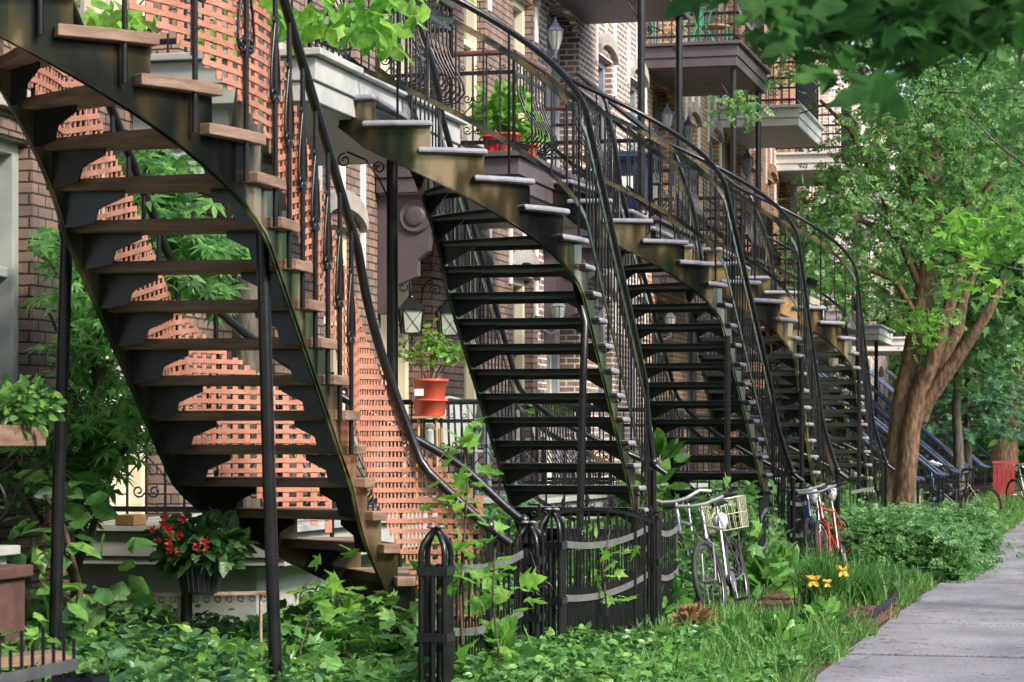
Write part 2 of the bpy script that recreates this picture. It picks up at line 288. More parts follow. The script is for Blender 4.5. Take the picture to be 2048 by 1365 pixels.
# ---------------------------------------------------------------- foliage helpers
def T_oval(): return np.array([(0, 0, 0), (.28, .3, .06), (.22, .7, .05), (0, 1, -.05), (-.22, .7, .05), (-.28, .3, .06), (0, .5, 0)], float), [(0, 1, 6), (1, 2, 6), (2, 3, 6), (3, 4, 6), (4, 5, 6), (5, 0, 6)]
def T_maple():
    pts = [(0, 0)]
    for a, r in ((-100, .42), (-72, .28), (-48, .78), (-40, .5), (-28, .5), (-14, .68), (0, 1.0), (14, .68), (28, .5), (40, .5), (48, .78), (72, .28), (100, .42)):
        q = math.radians(a); pts.append((math.sin(q)*r, .15+math.cos(q)*r))
    P = np.array([(x, y, -.12*abs(x)+.04*((i*7) % 3)) for i, (x, y) in enumerate(pts)]+[(0, .25, .05)], float)
    n = len(pts); return P, [(n, i, (i+1) % n) for i in range(n)]
def T_palm():                                       # deeply cut leaf, seven narrow lobes
    V = []; Fc = []
    for a, r in ((-115, .5), (-75, .75), (-38, .95), (0, 1), (38, .95), (75, .75), (115, .5)):
        q = math.radians(a); d = np.array((math.sin(q), math.cos(q))); p = np.array((d[1], -d[0])); b = len(V)
        for t, w_, z in ((0, .02, 0), (.5, .11, .02), (1, 0, -.14)):
            V += [(*(d*r*t+p*w_), z), (*(d*r*t-p*w_), z)]
        Fc += [(b, b+1, b+3, b+2), (b+2, b+3, b+5)]
    return np.array(V, float), Fc
def T_blade(): return np.array([(-.03, 0, 0), (.03, 0, 0), (.026, .4, .05), (-.026, .4, .05), (.018, .75, -.04), (-.018, .75, -.04), (0, 1, -.25)], float), [(0, 1, 2, 3), (3, 2, 4, 5), (5, 4, 6)]
def T_spray():                                      # a stalk of seven small leaflets
    V = []; Fc = []
    for t, sd in ((.2, -1), (.2, 1), (.45, -1), (.45, 1), (.7, -1), (.7, 1), (.8, 0)):
        b = len(V); d = np.array((sd*.8, .6 if sd else 1)); d = d/np.linalg.norm(d)*.34; p = np.array((d[1], -d[0]))*.33
        o = np.array((0, t)); V += [(*o, 0), (*(o+d*.5+p), .03), (*(o+d), -.05), (*(o+d*.5-p), .03)]; Fc.append((b, b+1, b+2, b+3))
    return np.array(V, float), Fc
TP = dict(oval=T_oval(), maple=T_maple(), palm=T_palm(), blade=T_blade(), spray=T_spray())
def leafmesh(name, mat, P, size, tmpl, up=.5, dirs=None, parent=None, blade=False, extra=None, **tags):
    """many leaves as one mesh: P (N,3) bases; up = how far the leaf faces look upwards; dirs = growing directions"""
    T, Fc = TP[tmpl]; P = np.asarray(P, float); N = len(P); size = np.broadcast_to(np.asarray(size, float), (N,))
    if dirs is None:
        dirs = rng.normal(size=(N, 3)); dirs[:, 2] = dirs[:, 2]*.4-.15
    dirs = dirs/np.linalg.norm(dirs, axis=1)[:, None]
    nn = rng.normal(size=(N, 3))*(1-up); nn[:, 2] += up; 
    side = np.cross(dirs, nn); side /= np.linalg.norm(side, axis=1)[:, None]+1e-9; nn = np.cross(side, dirs)
    V = P[:, None, :]+size[:, None, None]*(T[None, :, 0, None]*side[:, None, :]+T[None, :, 1, None]*dirs[:, None, :]+T[None, :, 2, None]*nn[:, None, :])
    k = len(T); V = V.reshape(-1, 3); starts = []; loops = []; tot = []
    fl = np.concatenate([np.array(f) for f in Fc]); ln = np.array([len(f) for f in Fc])
    L = (fl[None, :]+(np.arange(N)*k)[:, None]).ravel(); lt = np.tile(ln, N); ls = np.concatenate([[0], np.cumsum(lt)[:-1]])
    me = bpy.data.meshes.new(name); me.vertices.add(len(V)); me.vertices.foreach_set('co', V.ravel())
    me.loops.add(len(L)); me.loops.foreach_set('vertex_index', L.astype(np.int32)); me.polygons.add(len(lt))
    me.polygons.foreach_set('loop_start', ls.astype(np.int32)); me.polygons.foreach_set('loop_total', lt.astype(np.int32))
    me.update(calc_edges=True); me.materials.append(mat)
    o = bpy.data.objects.new(name, me); COL.objects.link(o)
    if parent: o.parent = parent; o.matrix_parent_inverse = parent.matrix_world.inverted()
    tag(o, **tags); return o
def ball(c, r, n, shell=.35):
    d = rng.normal(size=(n, 3)); d /= np.linalg.norm(d, axis=1)[:, None]
    q = (shell+(1-shell)*rng.random(n))[:, None]**.6
    return np.array(c)+d*q*np.array(r)
def clumps(cents, rad, n):
    c = np.asarray(cents)[rng.integers(len(cents), size=n)]; return c+rng.normal(size=(n, 3))*rad
def limb(mb, p, d, L, r, depth, tips, bend=.25, split=2, segs=5):
    pts = [Vector(p)]; d = Vector(d).normalized()
    for i in range(segs):
        d = (d+Vector((random.gauss(0, bend), random.gauss(0, bend), random.gauss(.04, bend*.6)))*.4).normalized(); pts.append(pts[-1]+d*L/segs)
    mb.tube(pts, [r*(1-.45*i/segs) for i in range(segs+1)], 7 if r > .03 else 4)
    if depth == 0: tips += [tuple(q) for q in pts[2:]]; return
    for k in range(split):
        q = pts[-1] if k == 0 else pts[random.randint(2, segs)]
        dd = (d+Vector((random.gauss(0, .6), random.gauss(0, .6), random.gauss(.1, .4)))).normalized()
        limb(mb, q, dd, L*.72, r*.55, depth-1, tips, bend, split, segs)

# ================================================================ SETTING
XW, XB, XF, XS = -6.35, -5.05, -3.34, -1.87         # house wall, balcony edge, fence line, sidewalk edge
mb = MB()
mb.add([(-90, -30, -.06), (90, -30, -.06), (90, 320, -.06), (-90, 320, -.06)], [(0, 1, 2, 3)])
mb.build('ground', M['grassbase'], kind='structure')
# yard soil with gentle lumps
nx, ny = 14, 130; mb = MB(); V = []
for j in range(ny+1):
    for i in range(nx+1):
        x = XW+(XS+.02-XW)*i/nx; y = 4+86*j/ny; edge = min(1, (XS-x)/.5)
        V.append((x, y, -.02+.05*edge+.03*edge*math.sin(x*5+y*2.1)*math.sin(y*1.3)))
mb.add(V, [(j*(nx+1)+i, j*(nx+1)+i+1, (j+1)*(nx+1)+i+1, (j+1)*(nx+1)+i) for j in range(ny) for i in range(nx)], 0, True)
mb.build('yard_ground', M['soil'], kind='structure')
mb = MB(); y = 2.0; i = 0
random.seed(3)
while y < 90:
    l = 1.52; t = random.uniform(-.009, .009)
    mb.box(XS, .75, y, y+l-.035, -.08, .0+t); y += l
o = mb.build('sidewalk', M['concrete'], kind='structure', bevel=.008)
mb = MB(); mb.box(.75, 2.4, 0, 120, -.06, -.012); mb.build('grass_verge', M['grassbase'], kind='structure')
mb = MB(); mb.box(2.4, 2.56, 0, 200, -.3, .02); mb.build('kerb', M['concrete'], kind='structure')
mb = MB(); mb.box(2.56, 11, -10, 220, -.3, -.05); mb.build('road', M['asphalt'], kind='structure')

# ================================================================ RAILINGS
def railing(mb, p0, p1, z, h=.86, out=(1, 0), style='belly', step=.115, deco=True, hm=0, bm=1, rad=.009):
    """horizontal railing from p0 to p1 (x, y); out = outward direction. material slots: hm handrail, bm bars"""
    a = Vector((*p0, 0)); b = Vector((*p1, 0)); L = (b-a).length; u = (b-a)/L; o = Vector((*out, 0)); Z = Vector((0, 0, 1))
    mb.tube([a+Z*(z+h), b+Z*(z+h)], .024, 8, hm)
    mb.tube([a+Z*(z+h-.17), b+Z*(z+h-.17)], 0, mi=bm, flat=(.007, .017)); mb.tube([a+Z*(z+.09), b+Z*(z+.09)], 0, mi=bm, flat=(.007, .017))
    for e in (a, b): mb.tube([e+Z*z, e+Z*(z+h)], .016, 6, bm)
    n = max(1, int(L/step))
    for i in range(1, n):
        q = a+u*(L*i/n)
        if style == 'belly':
            prof = ((0, h), (0, h-.3), (.02, h-.38), (.07, .36), (.13, .25), (.14, .17), (.08, .10), (.0, .085), (0, .03))
            mb.tube([q+o*d+Z*(z+k) for d, k in prof], rad, 5, bm)
            if deco and i % 2: mb.tube(spiral(q+u*.03+Z*(z+h-.12), u, Z, .032, 1.2, 2.6, 9), .0045, 4, bm)
        else:
            mb.tube([q+Z*(z+.02), q+Z*(z+h)], rad, 5, bm)
            if deco:
                mb.tube(spiral(q+u*.03+Z*(z+h-.12), u, Z, .03, 1.1, 2.6, 9), .0045, 4, bm)
                if i % 3 == 1:
                    for sg in (-1, 1):
                        mb.tube(spiral(q+u*sg*.05+Z*(z+.47), u*sg, Z, .042, 1.3, 2.8, 11), .006, 4, bm)
                        mb.tube(spiral(q+u*sg*.05+Z*(z+.2), u*sg, Z, .042, 1.3, 3.4, 11), .006, 4, bm)
                        mb.tube([q+Z*(z+.42), q+u*sg*.09+Z*(z+.33), q+u*sg*.15+Z*(z+.25)], .006, 4, bm)
def balcony(root, Y0, Y1, zt, fas, sof, rail_m, posts=(), style='belly', xo=XB, hand=None, zpost=0, sides='nof', brk=None, fh=.33, gap=None):
    """a balcony with deck, soffit, railings, posts; one part of its house"""
    mb = MB()
    mb.box(XW+.01, xo+.05, Y0-.05, Y1+.05, zt-.045, zt)
    mb.box(XW+.01, xo, Y0, Y1, zt-.20, zt-.05)
    mb.box(XW+.01, xo-.02, Y0+.02, Y1-.02, zt-fh, zt-.203)
    b = mb.build('balcony', fas, root, bevel=.006)
    mb = MB(); k = 0; y = Y0+.06
    while y < Y1-.1: mb.box(XW+.02, xo-.05, y, min(y+.088, Y1-.05), zt-fh-.012, zt-fh+.01); y += .095
    mb.build('soffit', sof, b)
    e = .06; segs = []; st2_ = 'straight' if style == 'belly' else style
    if 'n' in sides: segs.append(((XW+.02, Y0+e), (xo-e, Y0+e), (0, -1), st2_))
    if 'o' in sides:
        for a, c in ([(Y0+e, Y1-e)] if not gap else [(Y0+e, gap[0]), (gap[1], Y1-e)]):
            if c-a > .25: segs.append(((xo-e, a), (xo-e, c), (1, 0), style))
    if 'f' in sides: segs.append(((xo-e, Y1-e), (XW+.02, Y1-e), (0, 1), st2_))
    for a, c, o_, sty in segs:
        mb = MB(); railing(mb, a, c, zt, out=o_, style=sty); mb.build('railing', [hand or rail_m, rail_m], b)
    for (px, py) in posts:
        mb = MB(); top = zt-fh-.01
        mb.tube([(px, py, zpost), (px, py, top)], .042, 12); mb.lathe((px, py, zpost), [(.07, 0), (.07, .02), (.045, .05)], 12)
        mb.tube(spiral((px-.10, py, top-.22), (-1, 0, 0), (0, 0, 1), .05, 1.3, 0, 12), .006, 4)
        mb.tube([(px-.04, py, top-.42), (px-.1, py, top-.3), (px-.2, py, top-.16), (px-.34, py, top-.1)], .007, 4)
        mb.tube(spiral((px-.36, py, top-.16), (1, 0, 0), (0, 0, 1), .055, 1.3, 1.5, 12), .006, 4)
        mb.build('post', M['iron'], b)
    if brk:
        for yb in (Y0+.12,):
            P = [(XW, zt-fh), (XW+.66, zt-fh), (XW+.66, zt-fh-.12), (XW+.6, zt-fh-.2), (XW+.58, zt-fh-.3), (XW+.48, zt-fh-.36), (XW+.46, zt-fh-.5), (XW+.36, zt-fh-.58), (XW+.36, zt-fh-.72), (XW+.16, zt-fh-.8), (XW, zt-fh-1.0)]
            mb = MB(); mb.prism([(x, yb, z) for x, z in P], (0, .1, 0)); mb.box(XW, XW+.13, yb-.02, yb+.12, zt-fh-1.05, zt-fh-.01)
            mb.lathe((XW+.34, yb, zt-fh-.2), [(.15, 0), (.15, .02), (.13, .03), (.11, .02), (.09, .02), (.08, .04), (.04, .045)], 20, axis=(0, -1, 0))
            mb.build('bracket', brk, b, bevel=.004)
    return b
# ================================================================ HOUSES
def window(root, y0, y1, z0, z1, fm, gm, hood, strips, curtain=False):
    xo = XW-.16; t = .085
    mb = MB()
    for a, b_, c, d in ((y0, y0+t, z0, z1), (y1-t, y1, z0, z1), (y0+t, y1-t, z1-t, z1), (y0+t, y1-t, z0, z0+t)): mb.box(xo-.05, xo+.07, a, b_, c, d)
    zm = z0+(z1-z0)*.55
    mb.box(xo-.04, xo+.04, y0+t, y1-t, zm-.03, zm+.03); mb.box(xo-.02, xo+.015, (y0+y1)/2-.012, (y0+y1)/2+.012, zm+.03, z1-t)
    wn = mb.build('window', fm, root, bevel=.006)
    mb = MB(); mb.box(xo-.035, xo-.02, y0+t, y1-t, z0+t, z1-t); mb.build('pane', gm, wn)
    mb = MB(); mb.box(XW-.2, XW+.06, y0-.08, y1+.08, z0-.11, z0-.002); mb.build('sill', M['stone'], wn, bevel=.01)
    n = 9; cy = (y0+y1)/2; hw = (y1-y0)/2+.1; P = []
    lo = [(cy+hw*math.cos(math.pi*(1-i/n)), z1-.01+.16*math.sin(math.pi*i/n)) for i in range(n+1)]
    hi = [(cy+(hw+.02)*math.cos(math.pi*(1-i/n)), z1+.1+.2*math.sin(math.pi*i/n)) for i in range(n+1)]
    mb = MB()
    for i in range(n): mb.prism([(XW-.1, *lo[i]), (XW-.1, *lo[i+1]), (XW-.1, *hi[i+1]), (XW-.1, *hi[i])], (.17, 0, 0))
    mb.prism([(XW-.12, *q) for q in lo], (.10, 0, 0)); mb.build('hood', hood, wn)
    if strips:
        for ys, za, zb in ((y0-.2, z1-.12, z1+.62), (cy-.03, z1+.3, z1+.85), (y1+.1, z1-.4, z1+.62)):
            mb = MB(); mb.box(XW-.02, XW+.022, ys, ys+.1, za, zb); mb.build('keystone', M['white'], wn, bevel=.004)
def door(root, y0, y1, z0, z1, fm, dm, X=XW-.3):
    t = .1; zt = z0+2.02; mb = MB()
    for a, b_, c, d in ((y0, y0+t, z0, z1), (y1-t, y1, z0, z1), (y0+t, y1-t, z1-t, z1), (y0+t, y1-t, zt, zt+.07)): mb.box(X-.06, X+.08, a, b_, c, d)
    dr = mb.build('door', fm, root, bevel=.006)
    mb = MB(); mb.box(X-.04, X, y0+t, y1-t, z0, zt)
    for zz in ((z0+.15, z0+.75),):
        for k in (0, 1):
            a = y0+t+.07+k*((y1-y0-2*t)/2-.02); mb.box(X, X+.018, a, a+(y1-y0-2*t)/2-.12, *zz)
    mb.build('door_leaf', dm, dr, bevel=.006)
    mb = MB(); mb.box(X-.01, X+.012, y0+t+.12, y1-t-.12, z0+.95, z0+1.85); mb.box(X-.03, X-.01, y0+t, y1-t, zt+.08, z1-t); mb.build('pane', M['glass_l'], dr)
    mb = MB(); mb.lathe((X, y0+t+.06, z0+.98), [(.012, 0), (.012, .04), (.03, .05), (.03, .07), (.01, .08)], 10, axis=(1, 0, 0)); mb.build('handle', M['steel'], dr)
houses = []
def house(b, wm, trim, glass, label, strips=True, group='brick row houses along the street', storeys=3, full=True, doorm=None, recessm=None, y0x=None):
    Y0, Y1 = b-.2, b+6.3
    if y0x: Y0 = y0x
    r = thing('row_house', (XW-3, (Y0+Y1)/2, 0), label, 'house', group); houses.append(r)
    op = []; rec = []
    for k in range(storeys):
        zf = (.95, 3.98, 6.88)[k]
        rec.append((b+.25, b+1.95, zf, zf+2.55)); op.append((b+.25, b+1.95, zf, zf+2.55))
        for (wa, wb_) in ((3.1, 3.95), (5.15, 6.05)): op.append((b+wa, b+wb_, zf+.55, zf+2.3))
    op = [o for o in op if o[0] > Y0 and o[1] < Y1]; rec = [q for q in rec if q in op]
    ys = sorted({Y0, Y1, *[o[0] for o in op], *[o[1] for o in op]}); zs = sorted({-.1, 10.4, *[o[2] for o in op], *[o[3] for o in op]})
    mb = MB()
    # the front face is one welded sheet with reveals, so nothing overlaps
    for i in range(len(ys)-1):
        for j in range(len(zs)-1):
            cy, cz = (ys[i]+ys[i+1])/2, (zs[j]+zs[j+1])/2
            if any(o[0] < cy < o[1] and o[2] < cz < o[3] for o in op): continue
            mb.add([(XW, ys[i], zs[j]), (XW, ys[i+1], zs[j]), (XW, ys[i+1], zs[j+1]), (XW, ys[i], zs[j+1])], [(0, 1, 2, 3)])
    for (a, c, d, e) in op:
        D = XW-(.36 if (a, c, d, e) in rec else .30)
        mb.add([(XW, a, d), (D, a, d), (D, a, e), (XW, a, e), (XW, c, d), (D, c, d), (D, c, e), (XW, c, e)], [(0, 3, 2, 1), (4, 5, 6, 7), (0, 1, 5, 4), (3, 7, 6, 2)])
    mb.add([(XW, Y0, -.1), (XW-9, Y0, -.1), (XW-9, Y0, 10.4), (XW, Y0, 10.4)], [(0, 1, 2, 3)]); mb.add([(XW, Y1, -.1), (XW-9, Y1, -.1), (XW-9, Y1, 10.4), (XW, Y1, 10.4)], [(3, 2, 1, 0)])
    mb.add([(XW-9, Y0, -.1), (XW-9, Y1, -.1), (XW-9, Y1, 10.4), (XW-9, Y0, 10.4)], [(3, 2, 1, 0)])
    mb.build('wall', wm, r)
    mb = MB(); mb.box(XW-9, XW+.02, Y0+.01, Y1-.01, 10.402, 10.5); mb.box(XW-.3, XW+.3, Y0+.01, Y1-.01, 10.15, 10.4) if False else mb.box(XW+.003, XW+.32, Y0+.01, Y1-.01, 10.12, 10.5)
    mb.build('roof', M['greyframe'], r)
    for (a, c, d, e) in op:
        if (a, c, d, e) in rec:
            door(r, a+.06, a+.86, d, e-.06, trim, doorm or M['greyframe']); door(r, a+.88, c-.05, d, e-.06, trim, doorm or M['cream'])
            mb = MB(); mb.box(XW-.37, XW-.34, a, c, d, e); mb.build('porch_back', recessm or wm, r)
            n = 10; cy = (a+c)/2; hw = (c-a)/2; mb = MB()
            for i in range(n):
                q0, q1 = math.pi*i/n, math.pi*(i+1)/n
                mb.prism([(XW-.06, cy-hw*math.cos(q0), e-.28+.27*math.sin(q0)), (XW-.06, cy-hw*math.cos(q1), e-.28+.27*math.sin(q1)), (XW-.06, cy-hw*math.cos(q1), e), (XW-.06, cy-hw*math.cos(q0), e)], (.075, 0, 0))
            mb.build('arch', recessm or wm, r)
        else: window(r, a, c, d, e, trim, glass, M['stone'] if wm != M['brick_c'] else wm, strips)
    return r
BK = [7.8+6.5*k for k in range(10)]
H = []
H.append(house(BK[0], M['brick_a'], M['greyfascia'], M['glass_l'], 'dark brown brick row house cut off by the left edge, behind the lattice stair', False, doorm=M['cream']))
H.append(house(BK[1], M['brick_a'], M['cream'], M['glass'], 'dark brown brick row house with cream window frames behind the lattice stair', True))
H.append(house(BK[2], M['brick_a'], M['cream'], M['glass'], 'dark brown brick row house with the two hanging square lanterns', True, doorm=M['cream']))
H.append(house(BK[3], M['brick_b'], M['greyblue'], M['glass'], 'pale jointed brown brick house behind the navy wheeled bin balcony', True))
H.append(house(BK[4], M['brick_d'], M['greyblue'], M['glass'], 'sunlit golden brown brick house carrying the purple upper balcony with green chairs', True, recessm=M['brick_c']))  # wall and recess bricks both carry painted sunlight
H.append(house(BK[5], M['brick_c'], M['greyblue'], M['glass'], 'red brown brick house with white upper balcony just beyond the purple one', True))
H.append(house(BK[6], M['brick_c'], M['white'], M['glass_l'], 'red brick house seen just left of the big tree, second white balcony', True))
H.append(house(BK[7], M['brick_e'], M['white'], M['glass_l'], 'sunlit red brick house with white window strips behind the tree leaves', True))
H.append(house(BK[8], M['brick_e'], M['white'], M['glass_l'], 'far red brick house half hidden behind the tree crown', True))
H.append(house(BK[9], M['brick_e'], M['white'], M['glass_l'], 'farthest red brick house of the row, mostly behind leaves', True))
# upper floor balconies (second floor) where the curved stairs land
balcony(H[0], 8.9, 11.2, 3.98, M['greyfascia'], M['greysoffit'], M['iron'], sides='no', gap=(9.3, 10.4))
balcony(H[1], 15.3, 18.9, 3.98, M['greyfascia'], M['greysoffit'], M['iron'], posts=[(-5.1, 17.2)], brk=M['greyfascia'], gap=(16.1, 17.4))
balcony(H[2], 20.85, 24.6, 3.95, M['purple'], M['greysoffit'], M['iron'], hand=M['purpleiron'], brk=M['purple'], gap=(22.1, 23.3), posts=[])
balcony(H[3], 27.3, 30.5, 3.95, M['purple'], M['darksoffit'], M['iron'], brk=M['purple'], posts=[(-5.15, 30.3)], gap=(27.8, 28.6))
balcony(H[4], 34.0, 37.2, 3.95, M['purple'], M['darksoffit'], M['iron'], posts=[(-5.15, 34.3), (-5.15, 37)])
balcony(H[5], 40.3, 43.4, 3.95, M['cream'], M['greysoffit'], M['iron'], posts=[(-5.15, 40.6)])
balcony(H[6], 46.9, 50, 3.95, M['whitefascia'], M['greysoffit'], M['iron'], posts=[(-5.15, 47.2), (-5.15, 49.8)])
balcony(H[7], 53.3, 56.4, 3.95, M['whitefascia'], M['greysoffit'], M['iron'], posts=[(-5.15, 53.6)])
balcony(H[8], 59.8, 63, 3.95, M['whitefascia'], M['greysoffit'], M['iron'], posts=[(-5.15, 60.1)])
# third floor balconies
P3 = lambda a, b_: [(-5.15, a), (-5.15, b_)]
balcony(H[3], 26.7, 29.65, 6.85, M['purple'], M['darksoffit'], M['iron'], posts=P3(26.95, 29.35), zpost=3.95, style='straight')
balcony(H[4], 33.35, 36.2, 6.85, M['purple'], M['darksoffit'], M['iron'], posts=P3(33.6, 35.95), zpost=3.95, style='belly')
balcony(H[5], 39.9, 42.9, 6.85, M['whitefascia'], M['greysoffit'], M['iron'], style='straight')
balcony(H[6], 46.5, 49.5, 6.85, M['whitefascia'], M['greysoffit'], M['iron'], style='straight')
balcony(H[7], 53.1, 56, 6.85, M['whitefascia'], M['greysoffit'], M['iron'], style='straight')
balcony(H[8], 59.6, 62.5, 6.85, M['whitefascia'], M['greysoffit'], M['iron'], style='straight')
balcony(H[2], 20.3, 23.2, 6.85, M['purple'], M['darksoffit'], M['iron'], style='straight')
# ground floor porches
balcony(H[0], 8.3, 11.2, .95, M['greyfascia'], M['greysoffit'], M['iron'], xo=-5.27, fh=.25, sides='of')
for k, (a, b_, xo) in enumerate([(14.3, 17.6, -4.9), (21.5, 24.9, -5.0), (27.2, 30.2, -5.0), (34, 37, -5.0), (40.4, 43.2, -5), (46.9, 49.6, -5)]):
    balcony(H[k+1], a, b_, .95, M['greyfascia'], M['greysoffit'], M['ironblue'], xo=xo, fh=.25, sides='no' if k != 1 else 'nof', style='belly', gap=(b_-1.1, b_-.1))
    mb = MB(); mb.box(XW, xo-.25, a+.15, b_-.15, -.05, .69); mb.build('porch_base', M['greyfascia'], H[k+1])

# ================================================================ CURVED STAIRS
def spath(s, p):
    X0, Y0, phi, g, r, z0, w_, sb, st, rt, rb = p
    if sb <= s <= st: x, y, a = 0, s, 0.
    elif s > st:
        a = min((s-st)/rt, 1.5708); e = (s-st)-a*rt; x = rt*(1-math.cos(a))+e*math.sin(a); y = st+rt*math.sin(a)+e*math.cos(a)
    else:
        a = min((sb-s)/rb, 1.5708); e = (sb-s)-a*rb; x = -rb*(1-math.cos(a))-e*math.sin(a); y = sb-rb*math.sin(a)-e*math.cos(a)
    c, sn = math.cos(phi), math.sin(phi)
    def tw(x, y): return (-x*c+y*sn, -x*sn-y*c)
    dx, dy = tw(x, y); hx, hy = tw(math.sin(a), math.cos(a)); rx, ry = tw(math.cos(a), -math.sin(a))
    return Vector((X0+dx, Y0+dy, 0)), Vector((hx, hy, 0)), Vector((rx, ry, 0))
def curved_stair(name, p, label, nb=-6, ntop=13, wood=False, plate='plate', detail=True, bars=.115, hand='iron', lat=False, grp='curved iron stairs climbing to the balconies'):
    X0, Y0, phi, g, r, z0, wd, sb, st, rt, rb = p
    root = thing(name, tuple(spath(nb*g, p)[0]), label, 'staircase', grp)
    P = lambda s, off, z: spath(s, p)[0]+spath(s, p)[2]*off+Vector((0, 0, z))     # off > 0: right hand of someone climbing (house side)
    zl = lambda s: z0+r*s/g
    th = .052 if wood else .045; hw = wd/2
    for i in range(nb, ntop+1):
        z = z0+i*r; s0 = i*g-.005; s1 = i*g+g+.055; mb = MB()
        oh = .06
        front = [P(s0, hw+oh, z), P(s0, -hw-oh, z)]; mid = [P((s0+s1)/2, -hw-oh, z)]; back = [P(s1, -hw-oh, z), P(s1, hw+oh, z)]; m2 = [P((s0+s1)/2, hw+oh, z)]
        poly = front+mid+back+m2; n = len(poly); dn = Vector((0, 0, -th))
        if wood:
            mb.prism(poly, dn, 0)
        else:
            k = len(mb.v); V = poly+[q+dn for q in poly]
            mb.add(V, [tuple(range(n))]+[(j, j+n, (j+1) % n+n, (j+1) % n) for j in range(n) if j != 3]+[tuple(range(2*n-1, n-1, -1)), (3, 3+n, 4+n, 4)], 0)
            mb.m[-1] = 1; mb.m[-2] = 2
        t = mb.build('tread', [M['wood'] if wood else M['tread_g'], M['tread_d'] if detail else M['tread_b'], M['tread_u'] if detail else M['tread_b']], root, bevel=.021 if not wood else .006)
        # steel angles and gussets below the board
        a, b_ = P(s1-.035, hw-.02, z-th), P(s1-.035, -hw+.02, z-th); c_, d_ = P(s0+.05, hw-.02, z-th), P(s0+.05, -hw+.02, z-th)
        if not wood:
            for q0, q1 in ((c_, d_),):
                mb = MB(); mb.tube([q0-Vector((0, 0, .016)), q1-Vector((0, 0, .016))], 0, flat=(.006, .016)); mb.build('edge_bar', M['tread_d'] if detail else M['tread_b'], t)
        G1 = ((0, 0), (.30, 0), (.30, -.03), (.17, -.085), (.15, -.15), (.05, -.17), (0, -.17)) if wood else ((0, 0), (.25, 0), (.235, -.015), (0, -.13))
        for sd, sc_ in ((1, 1), (-1, .85)):
            sm = (s0+s1)/2; mb = MB()
            mb.prism([P(sm, sd*(hw-.006-u*sc_), z-th-.001+v) for u, v in G1], tuple(spath(sm, p)[1]*.012))
            mb.build('gusset', M['iron'], t)
    # stringers: folded sheet with a saw-tooth top edge and a smooth lower edge
    for sd in (-1, 1):
        mb = MB(); T = .008
        for i in range(nb, ntop+1):
            z = z0+i*r-th-.002; m = 4
            for j in range(m):
                sa, s_b = i*g+g*j/m, i*g+g*(j+1)/m
                lo = lambda s: max(.0, zl(s)-.40+(.05 if sd > 0 else 0))
                v = []
                for o in (sd*hw, sd*(hw-T)):
                    v += [P(sa, o, lo(sa)), P(s_b, o, lo(s_b)), P(s_b, o, z), P(sa, o, z)]
                mb.add(v, [(0, 1, 2, 3), (4, 7, 6, 5), (0, 4, 5, 1), (3, 2, 6, 7)]+([(0, 3, 7, 4)] if j == 0 else [])+([(1, 5, 6, 2)] if (i == ntop and j == m-1) else []), 0, False)
        # lower edge angle bar
        e = [P(s, sd*(hw+.012), max(.02, zl(s)-.39+(.05 if sd > 0 else 0))) for s in [nb*g+(ntop+1-nb)*g*t/60 for t in range(61)]]
        mb.tube(e, 0, flat=(.007, .005))
        mb.build('stringer', M[plate] if sd > 0 else M['plate_face' if detail else 'plate_face_sunlit'], root)
    # railings
    for sd in (-1, 1):
        off = sd*(hw+.035); sA = nb*g-.02; sB = (ntop+1)*g+.05; n = 70; ss = [sA+(sB-sA)*t/n for t in range(n+1)]
        hh = .86; mb = MB()
        pts = [P(s, off, zl(s)+hh+.04-(.27*min(1, max(0, -s/1.4)) if wood else 0)) for s in ss]
        e0 = pts[0]; h0 = spath(sA, p)[1]
        tail = [e0-h0*.10+Vector((0, 0, -.075)), e0-h0*.05+Vector((0, 0, -.04))]
        if not wood: tail = [tail[0]-h0*.06+Vector((0, 0, -.06)), tail[0]-h0*.10+Vector((0, 0, -.01)), tail[0]-h0*.06+Vector((0, 0, .02))][::-1]+tail if False else tail
        mb.tube(tail+pts, .026 if wood else .023, 8)
        hr = mb.build('handrail', M[hand], root)
        mb = MB()
        if not wood:
            for hz, fl in ((hh-.12, (.005, .021)), (.13, (.005, .018))): mb.tube([P(s, off, zl(s)+hz) for s in ss], 0, flat=fl)
            mb.build('rail_bar', M['plate'], hr)
        q0 = P(sA+.02, off, 0)
        mb = MB(); mb.tube([q0+Vector((0, 0, 0)), q0+Vector((0, 0, zl(sA)+hh-(.24 if wood else 0)))], .024, 8); mb.lathe(tuple(q0+Vector((0, 0, zl(sA)+hh+.02-(.27 if wood else 0)))), [(.015, 0), (.035, .03), (.03, .06), (.005, .08)], 8); mb.build('newel_post', M['iron'], hr)
        if wood:
            for i in range(nb+1 if sd > 0 else 1, ntop+1):
                s = i*g+.1; q = P(s, off, 0); zb = z0+i*r-.05; mb = MB()
                mb.tube([q+Vector((0, 0, zb-.18)), q+Vector((0, 0, zl(s)+hh+.03))], .013, 6)
                u = spath(s, p)[1]; zc = zl(s)+.47; Zv = Vector((0, 0, 1))
                if i % 1 == 0:
                    for sg in (-1, 1):              # lyre of two flat bars ending in scrolls
                        c = q+u*sg*.035+Zv*(zc-.15)
                        L_ = [q+u*sg*.004+Zv*(zc+.19), q+u*sg*.03+Zv*(zc+.11), q+u*sg*.06+Zv*(zc), q+u*sg*.075+Zv*(zc-.1)]
                        mb.tube(L_+spiral(c, u*sg, Zv, .04, -1.35, .0, 12), .0075, 5)
                        mb.tube(spiral(q+u*sg*.022+Zv*(zc+.2), u*sg, Zv, .02, 1.2, 3.1, 8), .006, 4)
                mb.build('baluster', M['iron'], hr)
        else:
            s = sA+.08; k = 0; mb = MB()
